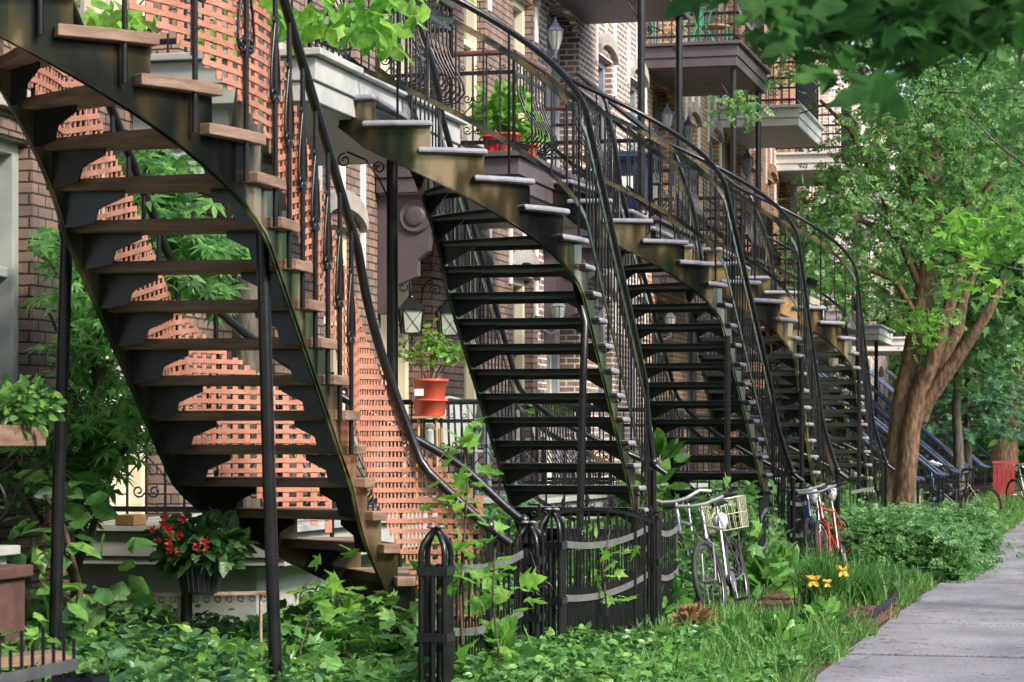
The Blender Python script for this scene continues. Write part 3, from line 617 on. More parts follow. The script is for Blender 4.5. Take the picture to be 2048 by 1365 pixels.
            while s < sB:
                q = P(s, off, 0)
                if k % 4 == 0:
                    zb = zl(s)-.14; u = -spath(s, p)[2]*sd
                    pts = [q+u*.035+Vector((0, 0, zb)), q+Vector((0, 0, zb)), q+Vector((0, 0, zl(s)+hh+.02))]; rad = .0095
                else: pts = [q+Vector((0, 0, zl(s)+.125)), q+Vector((0, 0, zl(s)+hh-.115))]; rad = .0075
                if True:
                    m1 = MB(); m1.tube(pts, rad, 5); m1.build('baluster', M['iron'], hr)
                else: mb.tube(pts, rad, 4)
                s += bars; k += 1
            if mb.v: mb.build('balusters', M['iron'], hr)
    if lat:                                         # bent lattice of flat slats inside each railing
        for sd in (-1, 1):
            mb = MB(); off = sd*(hw+.012); s_lo, s_hi = (-1.42 if sd < 0 else -.62), (ntop+1)*g; lo_, hi_ = -.02, .62; pitch, wv, T = .056, .0128, .003
            if sd < 0: lo_ = -.12; hi_ = .56
            LO = lambda s: (.05 if s > .6 else .05*max(s, -.4)/.6) if sd < 0 else -.06
            HI = lambda s: .66+(.1*min(1, max(0, .4-s)) if sd < 0 else 0)
            s = s_lo
            while s < s_hi:
                st_ = sb+.1 < s < st+.1; k = .8 if st_ else 1.0; pt = .075 if st_ else pitch
                a, b_ = P(s-wv*k, off, 0), P(s+wv*k, off, 0); nrm = spath(s, p)[2]*T; zb = max(.05, zl(s)+LO(s)); zt = zl(s)+HI(s)
                c = (a+b_)/2; mb.obox(c+nrm+Vector((0, 0, (zb+zt)/2)), (b_-a)/2, nrm, (0, 0, (zt-zb)/2)); s += pt
            z = z0+nb*r+lo_; zmax = z0+(ntop+1)*r+hi_+.6
            while z < zmax:
                run = []; s = s_lo
                while s < s_hi+.03:
                    zz = z-.17*min(max(s, 0), st)+(.1*(s-st) if s > st else 0)
                    if LO(s) < zz-zl(s) < HI(s) and zz > .08: run.append(P(s, off-T, zz))
                    s += .03
                if len(run) > 3: mb.tube(run, 0, flat=(T, wv))
                z += pitch
            mb.build('lattice', M['lattice'], root)
    return root, P, zl
S1 = [-4.532, 12.971, .06, .246, .18, 1.437, .994, .184, 1.857, .957, .82]
S2 = [-4.281, 19.277, .006, .226, .18, 1.465, .997, -.55, 1.815, .744, .6]
S3 = [-4.039, 24.965, -.067, .207, .18, 1.5, .948, -.5, 1.686, .627, .75]
S4 = [-3.895, 27.852, .006, .226, .18, 1.488, .997, -.5, 1.521, .753, .75]
S5 = [-3.866, 33.48, .006, .226, .18, 1.524, .997, -.5, 1.484, .791, .75]
def stair_post(root, pts, r=.032):
    mb = MB(); mb.tube(pts, r, 10); mb.lathe((pts[-1][0], pts[-1][1], 0), [(.07, 0), (.07, .02), (r, .04)], 12); mb.build('support_post', M['iron'], root)
st1, _, _ = curved_stair('curved_staircase', S1, 'big nearest curved stair with brown wooden treads and terracotta lattice', nb=-6, wood=True, plate='plate_old', lat=True)
for (a, b_, d) in (((520, 430), (556, 1480), 12.0), ((130, 462), (105, 1465), 12.35), ((372, 1050), (374, 1300), 13.7)):
    A, B = at(*a, d), at(*b_, d); B.z = 0; stair_post(st1, [A, A*.98+B*.02+Vector((.01, 0, 0)), (A+B)/2, B])
st2, _, _ = curved_stair('curved_staircase', S2, 'black curved stair in the middle with grey tread noses, right of the lattice stair')
A = at(1150, 560, 18.1); stair_post(st2, [A, at(1158, 600, 18), at(1170, 645, 17.9), at(1166, 760, 17.9), Vector((*at(1155, 1000, 17.9)[:2], 0))], .028)
st3, _, _ = curved_stair('curved_staircase', S3, 'black curved stair landing by the navy wheeled bin, behind the parked silver bicycles', nb=-7)
A = at(1455, 672, 22.5); stair_post(st3, [A, Vector((A.x, A.y, 0))], .028)
st4, _, _ = curved_stair('curved_staircase', S4, 'curved stair with thick brass lit plate, fourth from the left', nb=-7, plate='plate_sunlit', detail=False, bars=.15)
A = at(1603, 712, 26.6); stair_post(st4, [A, Vector((A.x, A.y, 0))], .027)
st5, _, _ = curved_stair('curved_staircase', S5, 'farthest curved stair, just left of the big tree trunk', nb=-7, plate='plate_sunlit', detail=False, bars=.15)
A = at(1718, 742, 32); stair_post(st5, [A, Vector((A.x, A.y, 0))], .027)
# straight stairs farther along, running from the balconies down towards the street
def straight_stair(Y, label, x0=-4.95, x1=-1.9, zt=3.9, wd=.95, g='straight iron stairs beyond the big tree'):
    root = thing('straight_staircase', (x1, Y, 0), label, 'staircase', g); n = 13; dx = (x1-x0)/n; dz = zt/n
    x1 = x0+(x1-x0)
    for i in range(n):
        x = x0+dx*i; z = zt-dz*i; mb = MB(); mb.box(x, x+dx+.06, Y, Y+wd, z-.04, z); mb.build('tread', M['tread_g'], root)
    for yy in (Y-.01, Y+wd):
        mb = MB(); mb.prism([(x0, yy, zt-.05), (x1, yy, -.0), (x1-.25, yy, -.0), (x0, yy, zt-.36)], (0, .012, 0)); mb.build('stringer', M['iron'], root)
        mb = MB(); mb.tube([(x0, yy, zt+.9), (x1-.05, yy, .9), (x1+.1, yy, .86)], .03, 8); h = mb.build('handrail', M['bluerail'], root)
        mb = MB(); mb.tube([(x0, yy, zt+.12), (x1, yy, .12)], 0, flat=(.006, .02)); mb.tube([(x1, yy, 0), (x1, yy, .9)], .025, 6)
        mb.build('rail_bar', M['iron'], h)
        for i in range(1, 26):
            t = i/26; x = x0+(x1-x0)*t; z = zt*(1-t); mb = MB(); mb.tube([(x, yy, z+.05), (x, yy, z+.9)], .009, 4); mb.build('baluster', M['iron'], h)
    for yy in (Y+.03, Y+wd-.03): mb = MB(); mb.tube([(x0+.3, yy, 0), (x0+.3, yy, zt-.4)], .03, 6); mb.build('support_post', M['iron'], root)
for name, dy, l in (('curved_staircase', 5.2, 'small far curved stair half hidden between the fifth stair and the big trunk'),):
    q = list(S5); q[1] += dy; q[0] -= .75; curved_stair(name, q, l, plate='plate_sunlit', detail=False, bars=.2)
for Y, l in ((38.6, 'low straight stair with blue grey rails between the last curved stair and the big trunk'), (44.2, 'low straight stair dropping behind the big trunk'),
             (48.4, 'low straight stair with paired blue rails just right of the big trunk'), (53.0, 'low straight stair reaching down to the thin pale trunk'),
             (58.5, 'low straight stair behind the thin pale trunk'), (66.0, 'farthest low straight stair, ending near the red fence')):
    straight_stair(Y, l, x0=-6.1, x1=-3.15, zt=2.45)

# ---- the other side of the street, outside the frame: it shades and is mirrored in the painted iron
for k in range(7):
    Y0 = -34+13*k; r = thing('opposite_house', (20, Y0+6.5, 0), ('first', 'second', 'third', 'fourth', 'fifth', 'sixth', 'seventh')[k]+' brick house across the street, outside the photograph', 'house', 'houses across the street')
    mb = MB(); mb.box(20, 30, Y0, Y0+12.95, -.1, 10.2); mb.build('wall', M['brick_c'] if k % 2 else M['brick_a'], r)
    for zf in (1.2, 4.3, 7.3):
        for j in range(4): mb = MB(); mb.box(19.93, 20.02, Y0+1+3*j, Y0+2.2+3*j, zf, zf+1.8); mb.build('window', M['glass'], r)
    mb = MB(); mb.box(19.6, 30, Y0, Y0+12.95, 10.2, 10.6); mb.build('roof', M['greyframe'], r)

for k, (X_, Y_, l) in enumerate(((-4, -13, 'unseen shading tree behind the viewpoint near the houses'), (2.5, -15, 'unseen shading tree behind the viewpoint beside the sidewalk'), (9, -13, 'unseen shading tree behind the viewpoint across the street'), (15, -4, 'unseen shading tree behind the viewpoint before the opposite houses'))):  # unseen trees added to darken the reflections in the stair plates
    r = thing('unseen_shade_tree', (X_, Y_, 0), l, 'tree', 'unseen shading trees behind the viewpoint'); mb = MB(); tips = []; limb(mb, (X_, Y_, -.1), (0, 0, 1), 4, .25, 2, tips, .15, 3); mb.build('trunk', M['bark'], r)
    n = 5000; leafmesh('crown', G['far'], clumps([(X_+random.gauss(0, 1.8), Y_+random.gauss(0, 1.6), random.uniform(2.6, 12)) for _ in range(70)], .7, n), .35+.25*rng.random(n), 'oval', .35, parent=r)

# ================================================================ OBJECTS
Z3 = Vector((0, 0, 1))
# ---- iron fence along the street side of the yards
def fence_post(x, y, h, label, big=True, g='round topped iron posts of the front fence'):
    r = thing('fence_post', (x, y, 0), label, 'post', g); a = .06; k = 0
    for i in range(3):
        for j in range(3):
            if i == j == 1: continue
            ux, uy = (i-1)*a, (j-1)*a; mb = MB(); p = Vector((x, y, 0))
            pts = [p+Vector((ux, uy, 0)), p+Vector((ux, uy, h))]
            if big and i != 1 and j != 1: pts += [p+Vector((ux*1.02, uy*1.02, h+.05)), p+Vector((ux*.88, uy*.88, h+.1)), p+Vector((ux*.5, uy*.5, h+.14)), p+Vector((ux*.14, uy*.14, h+.17)), p+Vector((ux*.24, uy*.24, h+.185))]
            mb.tube(pts, .015, 6); mb.build('post_bar', M['iron'], r)
    for z in (h-.03, h-.36, .12):
        mb = MB()
        for (x0, x1, y0, y1) in ((-a-.014, a+.014, -a-.017, -a-.012), (-a-.014, a+.014, a+.012, a+.017), (-a-.019, -a-.014, -a-.017, a+.017), (a+.014, a+.019, -a-.017, a+.017)): mb.box(x+x0, x+x1, y+y0, y+y1, z-.022, z+.022)
        mb.build('collar', M['iron'], r)
    if big:
        for sx in (-1, 1):
            mb = MB(); mb.lathe((x+sx*.022, y, h+.178), [(.008, 0), (.026, .006), (.026, .014), (.008, .02)], 10); mb.build('cap', M['steel'], r)
def fence_panel(y0, y1, X, zt, label, n=None, sag=.035, X1=None, orn=True, lean=0, rails=(0, -.33, -.66), g='sagging iron fence panels'):
    X1 = X if X1 is None else X1
    r = thing('iron_fence', (X, y0, 0), label, 'fence', g); a, b = Vector((X, y0, 0)), Vector((X1, y1, 0)); L = (b-a).length; n = n or int(L/.043); u = (b-a)/L
    o = Vector((u.y, -u.x, 0))
    if o.x < 0: o = -o
    sg = lambda t: -sag*4*t*(1-t)
    for kz in rails:
        if zt+kz < .08: continue
        mb = MB(); mb.tube([a+(b-a)*t+o*.016+Z3*(zt+kz+sg(t)) for t in [i/16 for i in range(17)]], 0, flat=(.003, .021)); f = mb.build('rail', M['steel'], r)
    for i in range(n+1):
        t = i/n; q = a+(b-a)*t+Vector((lean*zt, 0, 0))*0; s = sg(t); mb = MB()
        if i % 2 == 0: top = zt+s+(.15 if i % 4 == 0 else .09)
        else: top = zt+s-.33+.07
        mb.tube([q, q+Z3*top], .0065, 5)
        if orn and i % 2 == 0:
            for sd in (-1, 1):
                mb.tube([q+Z3*(zt+s+.02)+u*sd*.03, q+Z3*(top-.06)+u*sd*.018]+spiral(q+u*sd*.014+Z3*(top-.05), u*sd, Z3, .013, .9, .4, 7), .004, 4)
        mb.build('picket', M['iron'], r)
    return r
Yf = lambda x: YX(x, XF)
fence_panel(Yf(30), Yf(305), XF-.3, .66, 'low iron picket fence in the bottom left corner, only its tips in view', orn=False, sag=0, g='low picket fences')
fence_post(XF-.3, Yf(318), .62, 'stubby iron post ending the low pickets at the bottom left', False)
fence_post(XF, Yf(872), .84, 'nearest round topped fence post, just left of the first panel')
fence_panel(Yf(900), Yf(1040), XF, .815, 'nearest iron fence panel with tall scroll tipped bars, before the lattice', n=24)
fence_post(XF, Yf(1058), .80, 'round topped fence post on the near side of the gate where the near handrail ends')
fence_post(XF, Yf(1104), .86, 'round topped fence post under the far handrail end, right of the gate')
fence_panel(Yf(1122), Yf(1290), XF, .83, 'long iron fence panel between the gate and the silver bicycles', sag=.05, n=58)
fence_post(XF, Yf(1300), .95, 'plain fence post where the long panel ends beside the bicycles', False)
fence_panel(Yf(1312), Yf(1352), XF, .80, 'short iron fence panel behind the silver bicycle wheel')
fence_panel(Yf(1497), Yf(1560), XF+.1, .75, 'leaning dark fence panel right of the wire basket', sag=-.05, X1=XF-.12, orn=False)
fence_panel(Yf(1578), Yf(1622), XF, .83, 'dark fence panel left of the blue bicycle wheel', orn=False)
fence_post(XF-.05, Yf(1483), .85, 'slim dark post beside the wire basket', False)
mb = MB()                                           # open iron gate with curled lever
gt = thing('iron_gate', (XF, Yf(1075), 0), 'narrow iron gate standing open between the two round topped posts', 'gate')
ga = at(1085, 1100, 14.4); ga.z = 0; gb = ga+Vector((-.55, .35, 0)); u = (gb-ga).normalized()
for z in (.15, .55, .85):
    mb = MB(); mb.tube([ga+Z3*z, gb+Z3*z], 0, flat=(.006, .015)); mb.build('rail', M['iron'], gt)
for i in range(8):
    mb = MB(); q = ga+(gb-ga)*i/7; mb.tube([q+Z3*.04, q+Z3*(.95+.05*(i % 2))], .009, 5); mb.build('picket', M['iron'], gt)
c = at(1085, 1180, 14.3); mb = MB(); mb.tube(spiral(c, (CT, ST, 0), Z3, .055, 1.4, 0, 22, .3), .006, 5); mb.tube([at(1058, 1100, 14.3), at(1072, 1140, 14.3), at(1090, 1165, 14.3), at(1092, 1190, 14.3)], .006, 5); mb.build('latch', M['iron'], gt)
# arched cross fence between the yards
af = thing('arched_fence', tuple(at(1185, 1300, 17.4)), 'arched iron cross fence topped with scrolls, behind the long fence panel', 'fence')
A, B = at(1066, 1042, 17.4), at(1308, 1046, 17.4)
arc = lambda t: A+(B-A)*t+Z3*(.09*4*t*(1-t))
mb = MB(); mb.tube([arc(i/16) for i in range(17)], 0, flat=(.02, .012)); mb.build('rail', M['iron'], af)
for i in range(14):
    q = arc(i/13); mb = MB(); mb.tube([Vector((q.x, q.y, 0)), q], .009, 5); mb.build('picket', M['iron'], af)
for t in (.05, .25, .45, .65, .85, .97):
    q = arc(t)+Z3*.01; u = (B-A).normalized(); mb = MB()
    mb.tube([q, q+Z3*.06], .006, 4)
    for sd in (-1, 1): mb.tube(spiral(q+u*sd*.035+Z3*.025, u*sd, Z3, .026, 1.2, 2.6, 9), .005, 4)
    mb.prism([q+Z3*.05+u*.018, q+Z3*.1, q+Z3*.05-u*.018, q+Z3*.03], (0, .008, 0)); mb.build('finial', M['iron'], af)
# far yard fences
for a, b_, l in ((1700, 1745, 'far dark fence section left of the big tree trunk'), (1905, 1945, 'far grey brown fence section behind the black city bicycle')):
    fence_panel(YX(a, -3.2), YX(b_, -3.2), -3.2, .85, l, n=14, sag=0, orn=False, g='plain far fence sections')
rf = thing('red_board_fence', tuple(at(2005, 972, 58)), 'low red board fence beyond the black bicycle', 'fence')
for i in range(5):
    q = at(1990+i*9, 970, 58); mb = MB(); mb.box(q.x-.045, q.x+.045, q.y, q.y+.02, 0, .93); mb.build('board', M['redfence'], rf)
mb = MB(); q0, q1 = at(1985, 925, 58.1), at(2037, 925, 58.1); mb.tube([q0, q1], 0, flat=(.02, .03)); mb.build('rail', M['redfence'], rf)

# ---- bicycles
def bike(fx, fd, rx, rd, label, frame, lean=8, tyre='rubber', wall=False, bar='city', basket=None, bag=None, fender=None, seat='blackvinyl', steer=0, g='parked bicycles'):
    """front wheel touches the ground at pixel column fx, fd metres deep, rear wheel towards rx, rd"""
    f = at(fx, 900, fd); b = at(rx, 900, rd); f.z = b.z = 0; u = (b-f).normalized()      # u points from front to rear
    org = f; root = thing('bicycle', tuple(f), label, 'bicycle', g)
    sidev = Vector((-u.y, u.x, 0)); 
    if sidev.x < 0: sidev = -sidev                   # towards the sidewalk
    ln = math.radians(lean); up = (Z3*math.cos(ln)-sidev*math.sin(ln)); sv = (sidev*math.cos(ln)+Z3*math.sin(ln))
    W = lambda x, y, z: org+u*(x)+sv*y+up*z         # x back from the front contact, y sideways, z up
    R = .335
    def wheel(cx, st=0):
        c, s_ = math.cos(st), math.sin(st)
        L = lambda a, r, y=0: W(cx+math.cos(a)*r*c-y*s_, math.cos(a)*r*s_+y*c, R+math.sin(a)*r)
        mb = MB(); n = 36; mb.tube([L(2*math.pi*i/n, R-.017) for i in range(n+1)], .023, 8, cap=False); t = mb.build('wheel', M[tyre], root)
        mb = MB(); mb.tube([L(2*math.pi*i/n, R-.043) for i in range(n+1)], .007, 5, cap=False); mb.build('rim', M['gumwall'] if wall else M['silver'], t)
        mb = MB(); mb.tube([L(0, 0, -.045), L(0, 0, .045)], .018, 8)
        for i in range(28): mb.tube([L(2*math.pi*i/28, .015, .025*(1 if i % 2 else -1)), L(2*math.pi*(i+.9*(1 if (i//2) % 2 else -1))/28, R-.045)], .0013, 3, cap=False)
        mb.build('spokes', M['silver'], t)
        if fender:
            for sd in (-1, 1):
                pass
            mb = MB(); V = []
            for i in range(15):
                a = math.radians(10+i*10.5) if cx < .5 else math.radians(30+i*10.5)
                V += [L(a, R+.02, -.026), L(a, R+.03, 0), L(a, R+.02, .026)]
            mb.add(V, [(i*3+k, i*3+k+1, (i+1)*3+k+1, (i+1)*3+k) for i in range(14) for k in (0, 1)], 0, True); mb.build('fender', M[fender], root)
    wheel(0, steer); wheel(1.05)
    FA, RA, BB = (0, 0, R), (1.05, 0, R), (.62, 0, .29); HT, HB, SC_, ST_ = (.24, 0, .86), (.19, 0, .68), (.78, 0, .74), (.83, 0, .93)
    mb = MB(); m = M[frame]
    mb.tube([W(*HT), W(*HB)], .021, 8); mb.tube([W(*HB), W(*BB)], .018, 8); mb.tube([W(.215, 0, .79), W(*SC_)], .016, 8); mb.tube([W(*BB), W(*SC_), W(.79, 0, .77)], .017, 8)
    for s in (-1, 1):
        mb.tube([W(.62, s*.02, .29), W(.85, s*.05, .31), W(1.05, s*.055, R)], .009, 6); mb.tube([W(.78, s*.02, .72), W(1.05, s*.055, R)], .008, 6)
    mb.build('frame', m, root)
    mb = MB()
    for s in (-1, 1): mb.tube([W(.185, s*.012, .66), W(.175, s*.05, .63), W(.11, s*.052, .5), W(0, s*.05, R)], .011, 6)
    mb.build('fork', m, root)
    mb = MB(); mb.tube([W(*HT), W(.26, 0, .97)], .012, 6)
    if bar == 'city': P = [(.46, -.30, .99), (.36, -.29, 1.0), (.24, -.22, 1.02), (.19, -.1, .97), (.2, 0, .96), (.19, .1, .97), (.24, .22, 1.02), (.36, .29, 1.0), (.46, .30, .99)]
    elif bar == 'flat': P = [(.26, -.31, 1.0), (.25, -.2, .99), (.21, -.06, .96), (.2, 0, .96), (.21, .06, .96), (.25, .2, .99), (.26, .31, 1.0)]
    else: P = [(.5, -.22, 1.0), (.3, -.2, 1.04), (.12, -.14, 1.1), (.1, 0, 1.02), (.12, .14, 1.1), (.3, .2, 1.04), (.5, .22, 1.0)]
    mb.tube([W(*q) for q in P], .0145, 8); hb = mb.build('handlebar', M['chrome'], root)
    for a, b_ in ((P[0], P[1]), (P[-1], P[-2])):
        A, B = W(*a), W(*b_); mb = MB(); mb.tube([A+(A-B)*.02, A, A+(B-A)*.95], [.016, .019, .017], 8); mb.build('grip', M['blackvinyl'], hb)
        s = 1 if a[1] > 0 else -1; mb = MB(); mb.tube([W(b_[0]-.03, b_[1]-s*.02, b_[2]-.02), W((a[0]+b_[0])/2-.05, (a[1]+b_[1])/2, a[2]-.05), W(a[0]-.06, a[1], a[2]-.06)], .005, 5); mb.build('brake_lever', M['silver'], hb)
    mb = MB()
    for s in (-1, 1): mb.tube([W(.2, s*.12, .97), W(.06, s*.1, .95), W(.08, s*.04, .82), W(.2, s*.02, .75)], .003, 4)
    mb.build('cable', M['blackvinyl'], root)
    mb = MB(); mb.tube([W(*SC_), W(*ST_)], .012, 6); V = []; n = 9; mb2 = MB()
    for i in range(n):
        t = i/(n-1); wd = .02+.065*t**1.3; x = .66+.27*t; zz = .955+.02*math.sin(t*3)+.012*t
        V += [W(x, -wd, zz-.025), W(x, -wd*.7, zz+.012), W(x, 0, zz+.018), W(x, wd*.7, zz+.012), W(x, wd, zz-.025), W(x, 0, zz-.04)]
    mb2.add(V, [(i*6+k, i*6+(k+1) % 6, (i+1)*6+(k+1) % 6, (i+1)*6+k) for i in range(n-1) for k in range(6)]+[tuple(range(6)), tuple(range(6*n-1, 6*n-7, -1))], 0, True)
    sd_ = mb2.build('saddle', M[seat], root); mb.build('seat_post', M['silver'], sd_)
    mb = MB(); mb.lathe(tuple(W(.62, .05, .29)), [(.09, 0), (.095, .004), (.09, .008)], 20, axis=sv); mb.tube([W(.62, .06, .29), W(.55, .075, .14)], .009, 5); mb.tube([W(.62, -.06, .29), W(.69, -.075, .44)], .009, 5); mb.tube([W(.62, -.06, .29), W(.62, .06, .29)], .012, 6); ck = mb.build('crank', M['silver'], root)
    for x, y, z in ((.55, .13, .14), (.69, -.13, .44)):
        mb = MB(); mb.obox(W(x, y, z), u*.045, sv*.045, up*.012); mb.build('pedal', M['blackvinyl'], ck)
    if basket:
        bx, bz, w_, d_, h_ = basket; mb = MB(); cs = []
        for (px, py) in ((-d_, -w_), (-d_, w_), (d_, w_), (d_, -w_)): cs.append((bx+px, py))
        for lvl, k in ((0, .88), (.5, .94), (1, 1)): 
            q = [W(bx+(x-bx)*k, y*k, bz+h_*lvl) for x, y in cs]; mb.tube(q+[q[0]], .006 if lvl == 1 else .004, 5)
        for e in range(4):
            (xa, ya), (xb, yb) = cs[e], cs[(e+1) % 4]; n = 6
            for i in range(n):
                t = i/n; x, y = xa+(xb-xa)*t, ya+(yb-ya)*t; mb.tube([W(bx+(x-bx)*.88, y*.88, bz), W(x, y, bz+h_)], .003, 4)
        for i in range(7): x = bx+(-1+2*(i+.5)/7)*d_*.88; mb.tube([W(x, -w_*.88, bz), W(x, w_*.88, bz)], .003, 4)
        mb.build('basket', M['wire'], root)
        mb = MB()
        for s in (-1, 1): mb.tube([W(bx, s*w_*.5, bz), W(1.05, s*.06, R)], .005, 5)
        mb.build('rack', M['silver'], root)
    if bag:
        bx, bz, br = bag; V = []; nn = 12; prof = [(0, -1.3), (.45, -1.2), (.8, -.5), (.9, .1), (.62, .6), (.25, .75), (0, .8)]
        for r_, h_ in prof:
            for k in range(nn): a = 2*math.pi*k/nn; j = 1+.3*math.sin(k*2.7+h_*9); V.append(W(bx+math.cos(a)*r_*br*j*1.15, math.sin(a)*r_*br*.8*j, bz+h_*br))
        mb = MB(); mb.add(V, [(i*nn+k, i*nn+(k+1) % nn, (i+1)*nn+(k+1) % nn, (i+1)*nn+k) for i in range(6) for k in range(nn)], 0, True)
        b2 = mb.build('plastic_bag', M['bag']); tag(b2, bag_labels.pop(0), 'plastic bag', 'plastic bags on the bicycles')
    return root
bag_labels = ['crumpled clear plastic bag hanging under the navy saddle of the basket bicycle', 'clear plastic bag tied over the red bicycle saddle', 'clear plastic bag between the blue and red bicycle handlebars']
bike(1380, 21.0, 1420, 22.0, 'silver city bicycle nearest the fence, leaning left with tan tyre walls', 'greyiron', 10, wall=True, bar='city')
bike(1436, 20.1, 1487, 21.05, 'silver bicycle with white fenders and wire basket over its rear wheel', 'silver', 12, bar='flat', basket=(1.06, .72, .17, .17, .26), bag=(.86, .82, .075), fender=None, steer=.12)
bike(1634, 26.0, 1664, 27.0, 'dark blue bicycle leaning beside the red one', 'bluepaint', 9, bar='flat', bag=(.55, .92, .085))
bike(1664, 25.4, 1704, 26.35, 'red mountain bicycle with silver flat bar and bagged saddle', 'redpaint', 12, wall=True, bar='flat', bag=(.84, .96, .085))
bike(1848, 44.8, 1966, 44.5, 'black city bicycle seen side on, right of the big tree', 'blackpaint', 3, wall=True, bar='high', fender='blackpaint')
bike(1885, 48.5, 1790, 49.2, 'light blue bicycle mostly hidden behind the big trunk and black bicycle', 'cyanpaint', 2, bar='high')
bike(2085, 52, 2030, 53, 'bicycle with a white covered saddle at the right edge', 'silver', 3, seat='bag')

# ---- lamps on the walls
def coach_lamp(x, y, d, label, k=1.0, g='grey coach lamps on the facade'):
    c = at(x, y, d); c.x = XW+.20; r = thing('coach_lamp', tuple(c), label, 'wall lamp', g); c = Vector(c)
    mb = MB(); mb.lathe(tuple(c+Z3*.12*k), [(.115*k, 0), (.12*k, .01*k), (.07*k, .06*k), (.045*k, .10*k), (.02*k, .13*k), (.022*k, .15*k), (.004, .19*k)], 6, sm=False); mb.build('cap', M['greyiron'], r)
    mb = MB(); mb.lathe(tuple(c-Z3*.12*k), [(.045*k, 0), (.085*k, .12*k), (.1*k, .235*k)], 12); mb.build('glass', M['lampglass'], r)
    mb = MB()
    for i in range(6): a = math.pi*i/3; mb.tube([c+Vector((math.cos(a)*.048*k, math.sin(a)*.048*k, -.12*k)), c+Vector((math.cos(a)*.09*k, math.sin(a)*.09*k, 0)), c+Vector((math.cos(a)*.105*k, math.sin(a)*.105*k, .12*k))], .006*k, 4)
    mb.lathe(tuple(c-Z3*.24*k), [(.005, 0), (.02*k, .03*k), (.015*k, .06*k), (.05*k, .12*k)], 10); mb.build('cage', M['greyiron'], r)
    mb = MB(); mb.tube([c-Z3*.2*k, c+Vector((-.07, 0, -.26*k)), c+Vector((-.16, 0, -.2*k)), c+Vector((-.2, 0, -.1*k))], .014, 6); mb.lathe((XW, c.y, c.z-.12*k), [(.055*k, 0), (.05*k, .02), (.02, .03)], 12, axis=(1, 0, 0)); mb.build('arm', M['greyiron'], r)
coach_lamp(1096, 82, 27.8, 'grey coach lamp beside the upper arch, below the dark balcony', .85)
coach_lamp(1120, 632, 27.9, 'grey coach lamp on the ground floor, seen through the middle stair', .8)
coach_lamp(1314, 245, 34.6, 'upper left of the three clustered coach lamps beyond the thin post', .85)
coach_lamp(1327, 258, 35.4, 'middle one of the three clustered coach lamps, the largest and lowest hung', .95)
coach_lamp(1342, 268, 36.3, 'right hand one of the three clustered coach lamps', .85)
coach_lamp(1328, 650, 34.8, 'coach lamp on the ground floor behind the third stair', .8)
coach_lamp(1438, 335, 42, 'slim lamp between blue grey windows beyond the second balcony', 1.0)
def square_lantern(x, y, s, label):
    d = F/s; c = at(x, y, d); r = thing('hanging_lantern', tuple(c), label, 'lantern', 'square lanterns hanging from scroll brackets'); c = Vector(c)
    mb = MB(); a, b_ = .075, .095; h0, h1 = -.12, .1; q = math.radians(28)
    R_ = lambda x, y, z: c+Vector((x*math.cos(q)-y*math.sin(q), x*math.sin(q)+y*math.cos(q), z))
    cs = ((-1, -1), (1, -1), (1, 1), (-1, 1))
    for (i, j) in cs: mb.tube([R_(i*a, j*a, h0), R_(i*b_, j*b_, h1)], .007, 4)
    for z, w_ in ((h0, a), (h1, b_)): p = [R_(i*w_, j*w_, z) for i, j in cs]; mb.tube(p+[p[0]], .008, 4)
    for k in range(4):
        (i, j), (m, n) = cs[k], cs[(k+1) % 4]; mb.tube([R_(i*a, j*a, h0), R_(m*b_, n*b_, h1)], .003, 3); mb.tube([R_(m*a, n*a, h0), R_(i*b_, j*b_, h1)], .003, 3)
    mb.build('cage', M['iron'], r)
    mb = MB(); V = [R_(i*(a-.006), j*(a-.006), h0) for i, j in cs]+[R_(i*(b_-.006), j*(b_-.006), h1) for i, j in cs]; mb.add(V, [(3, 2, 1, 0), (4, 5, 6, 7), (0, 1, 5, 4), (1, 2, 6, 5), (2, 3, 7, 6), (3, 0, 4, 7)]); mb.build('glass', M['lampglass'], r)
    mb = MB(); V = [R_(i*.115, j*.115, h1-.01) for i, j in cs]+[R_(i*.03, j*.03, h1+.09) for i, j in cs]; mb.add(V, [(3, 2, 1, 0), (4, 5, 6, 7), (0, 1, 5, 4), (1, 2, 6, 5), (2, 3, 7, 6), (3, 0, 4, 7)]); mb.lathe(tuple(c+Z3*(h1+.09)), [(.03, 0), (.035, .01), (.01, .03)], 8); mb.build('roof', M['iron'], r)
    t = c+Z3*(h1+.12); wl = Vector((XW, c.y-.02, c.z)); u = Vector((-1, 0, 0)); D = t.x-XW
    mb = MB(); mb.tube([t, t+u*.0+Z3*.05]+[t+u*(D*.35)-u*math.cos(k/8*math.pi)*D*.35+Z3*(.05+.13*math.sin(k/8*math.pi)) for k in range(9)]+[wl+Vector((.06, 0, .03)), wl+Vector((.02, 0, -.08))], .0095, 6)
    mb.tube(spiral(t+u*D*.35+Z3*.07, u, Z3, .06, 1.4, 0, 14), .006, 4); mb.tube(spiral(wl+Vector((.10, 0, -.02)), u, Z3, .05, 1.4, 0, 14), .006, 4)
    mb.tube([wl+Vector((.012, 0, -.22)), wl+Vector((.012, 0, .2))], .009, 5); mb.build('bracket', M['iron'], r)
square_lantern(822, 640, 226, 'left one of the two hanging square lanterns, tilted, beside the cream door')
square_lantern(897, 645, 219, 'right one of the two hanging square lanterns, partly behind the middle stair')
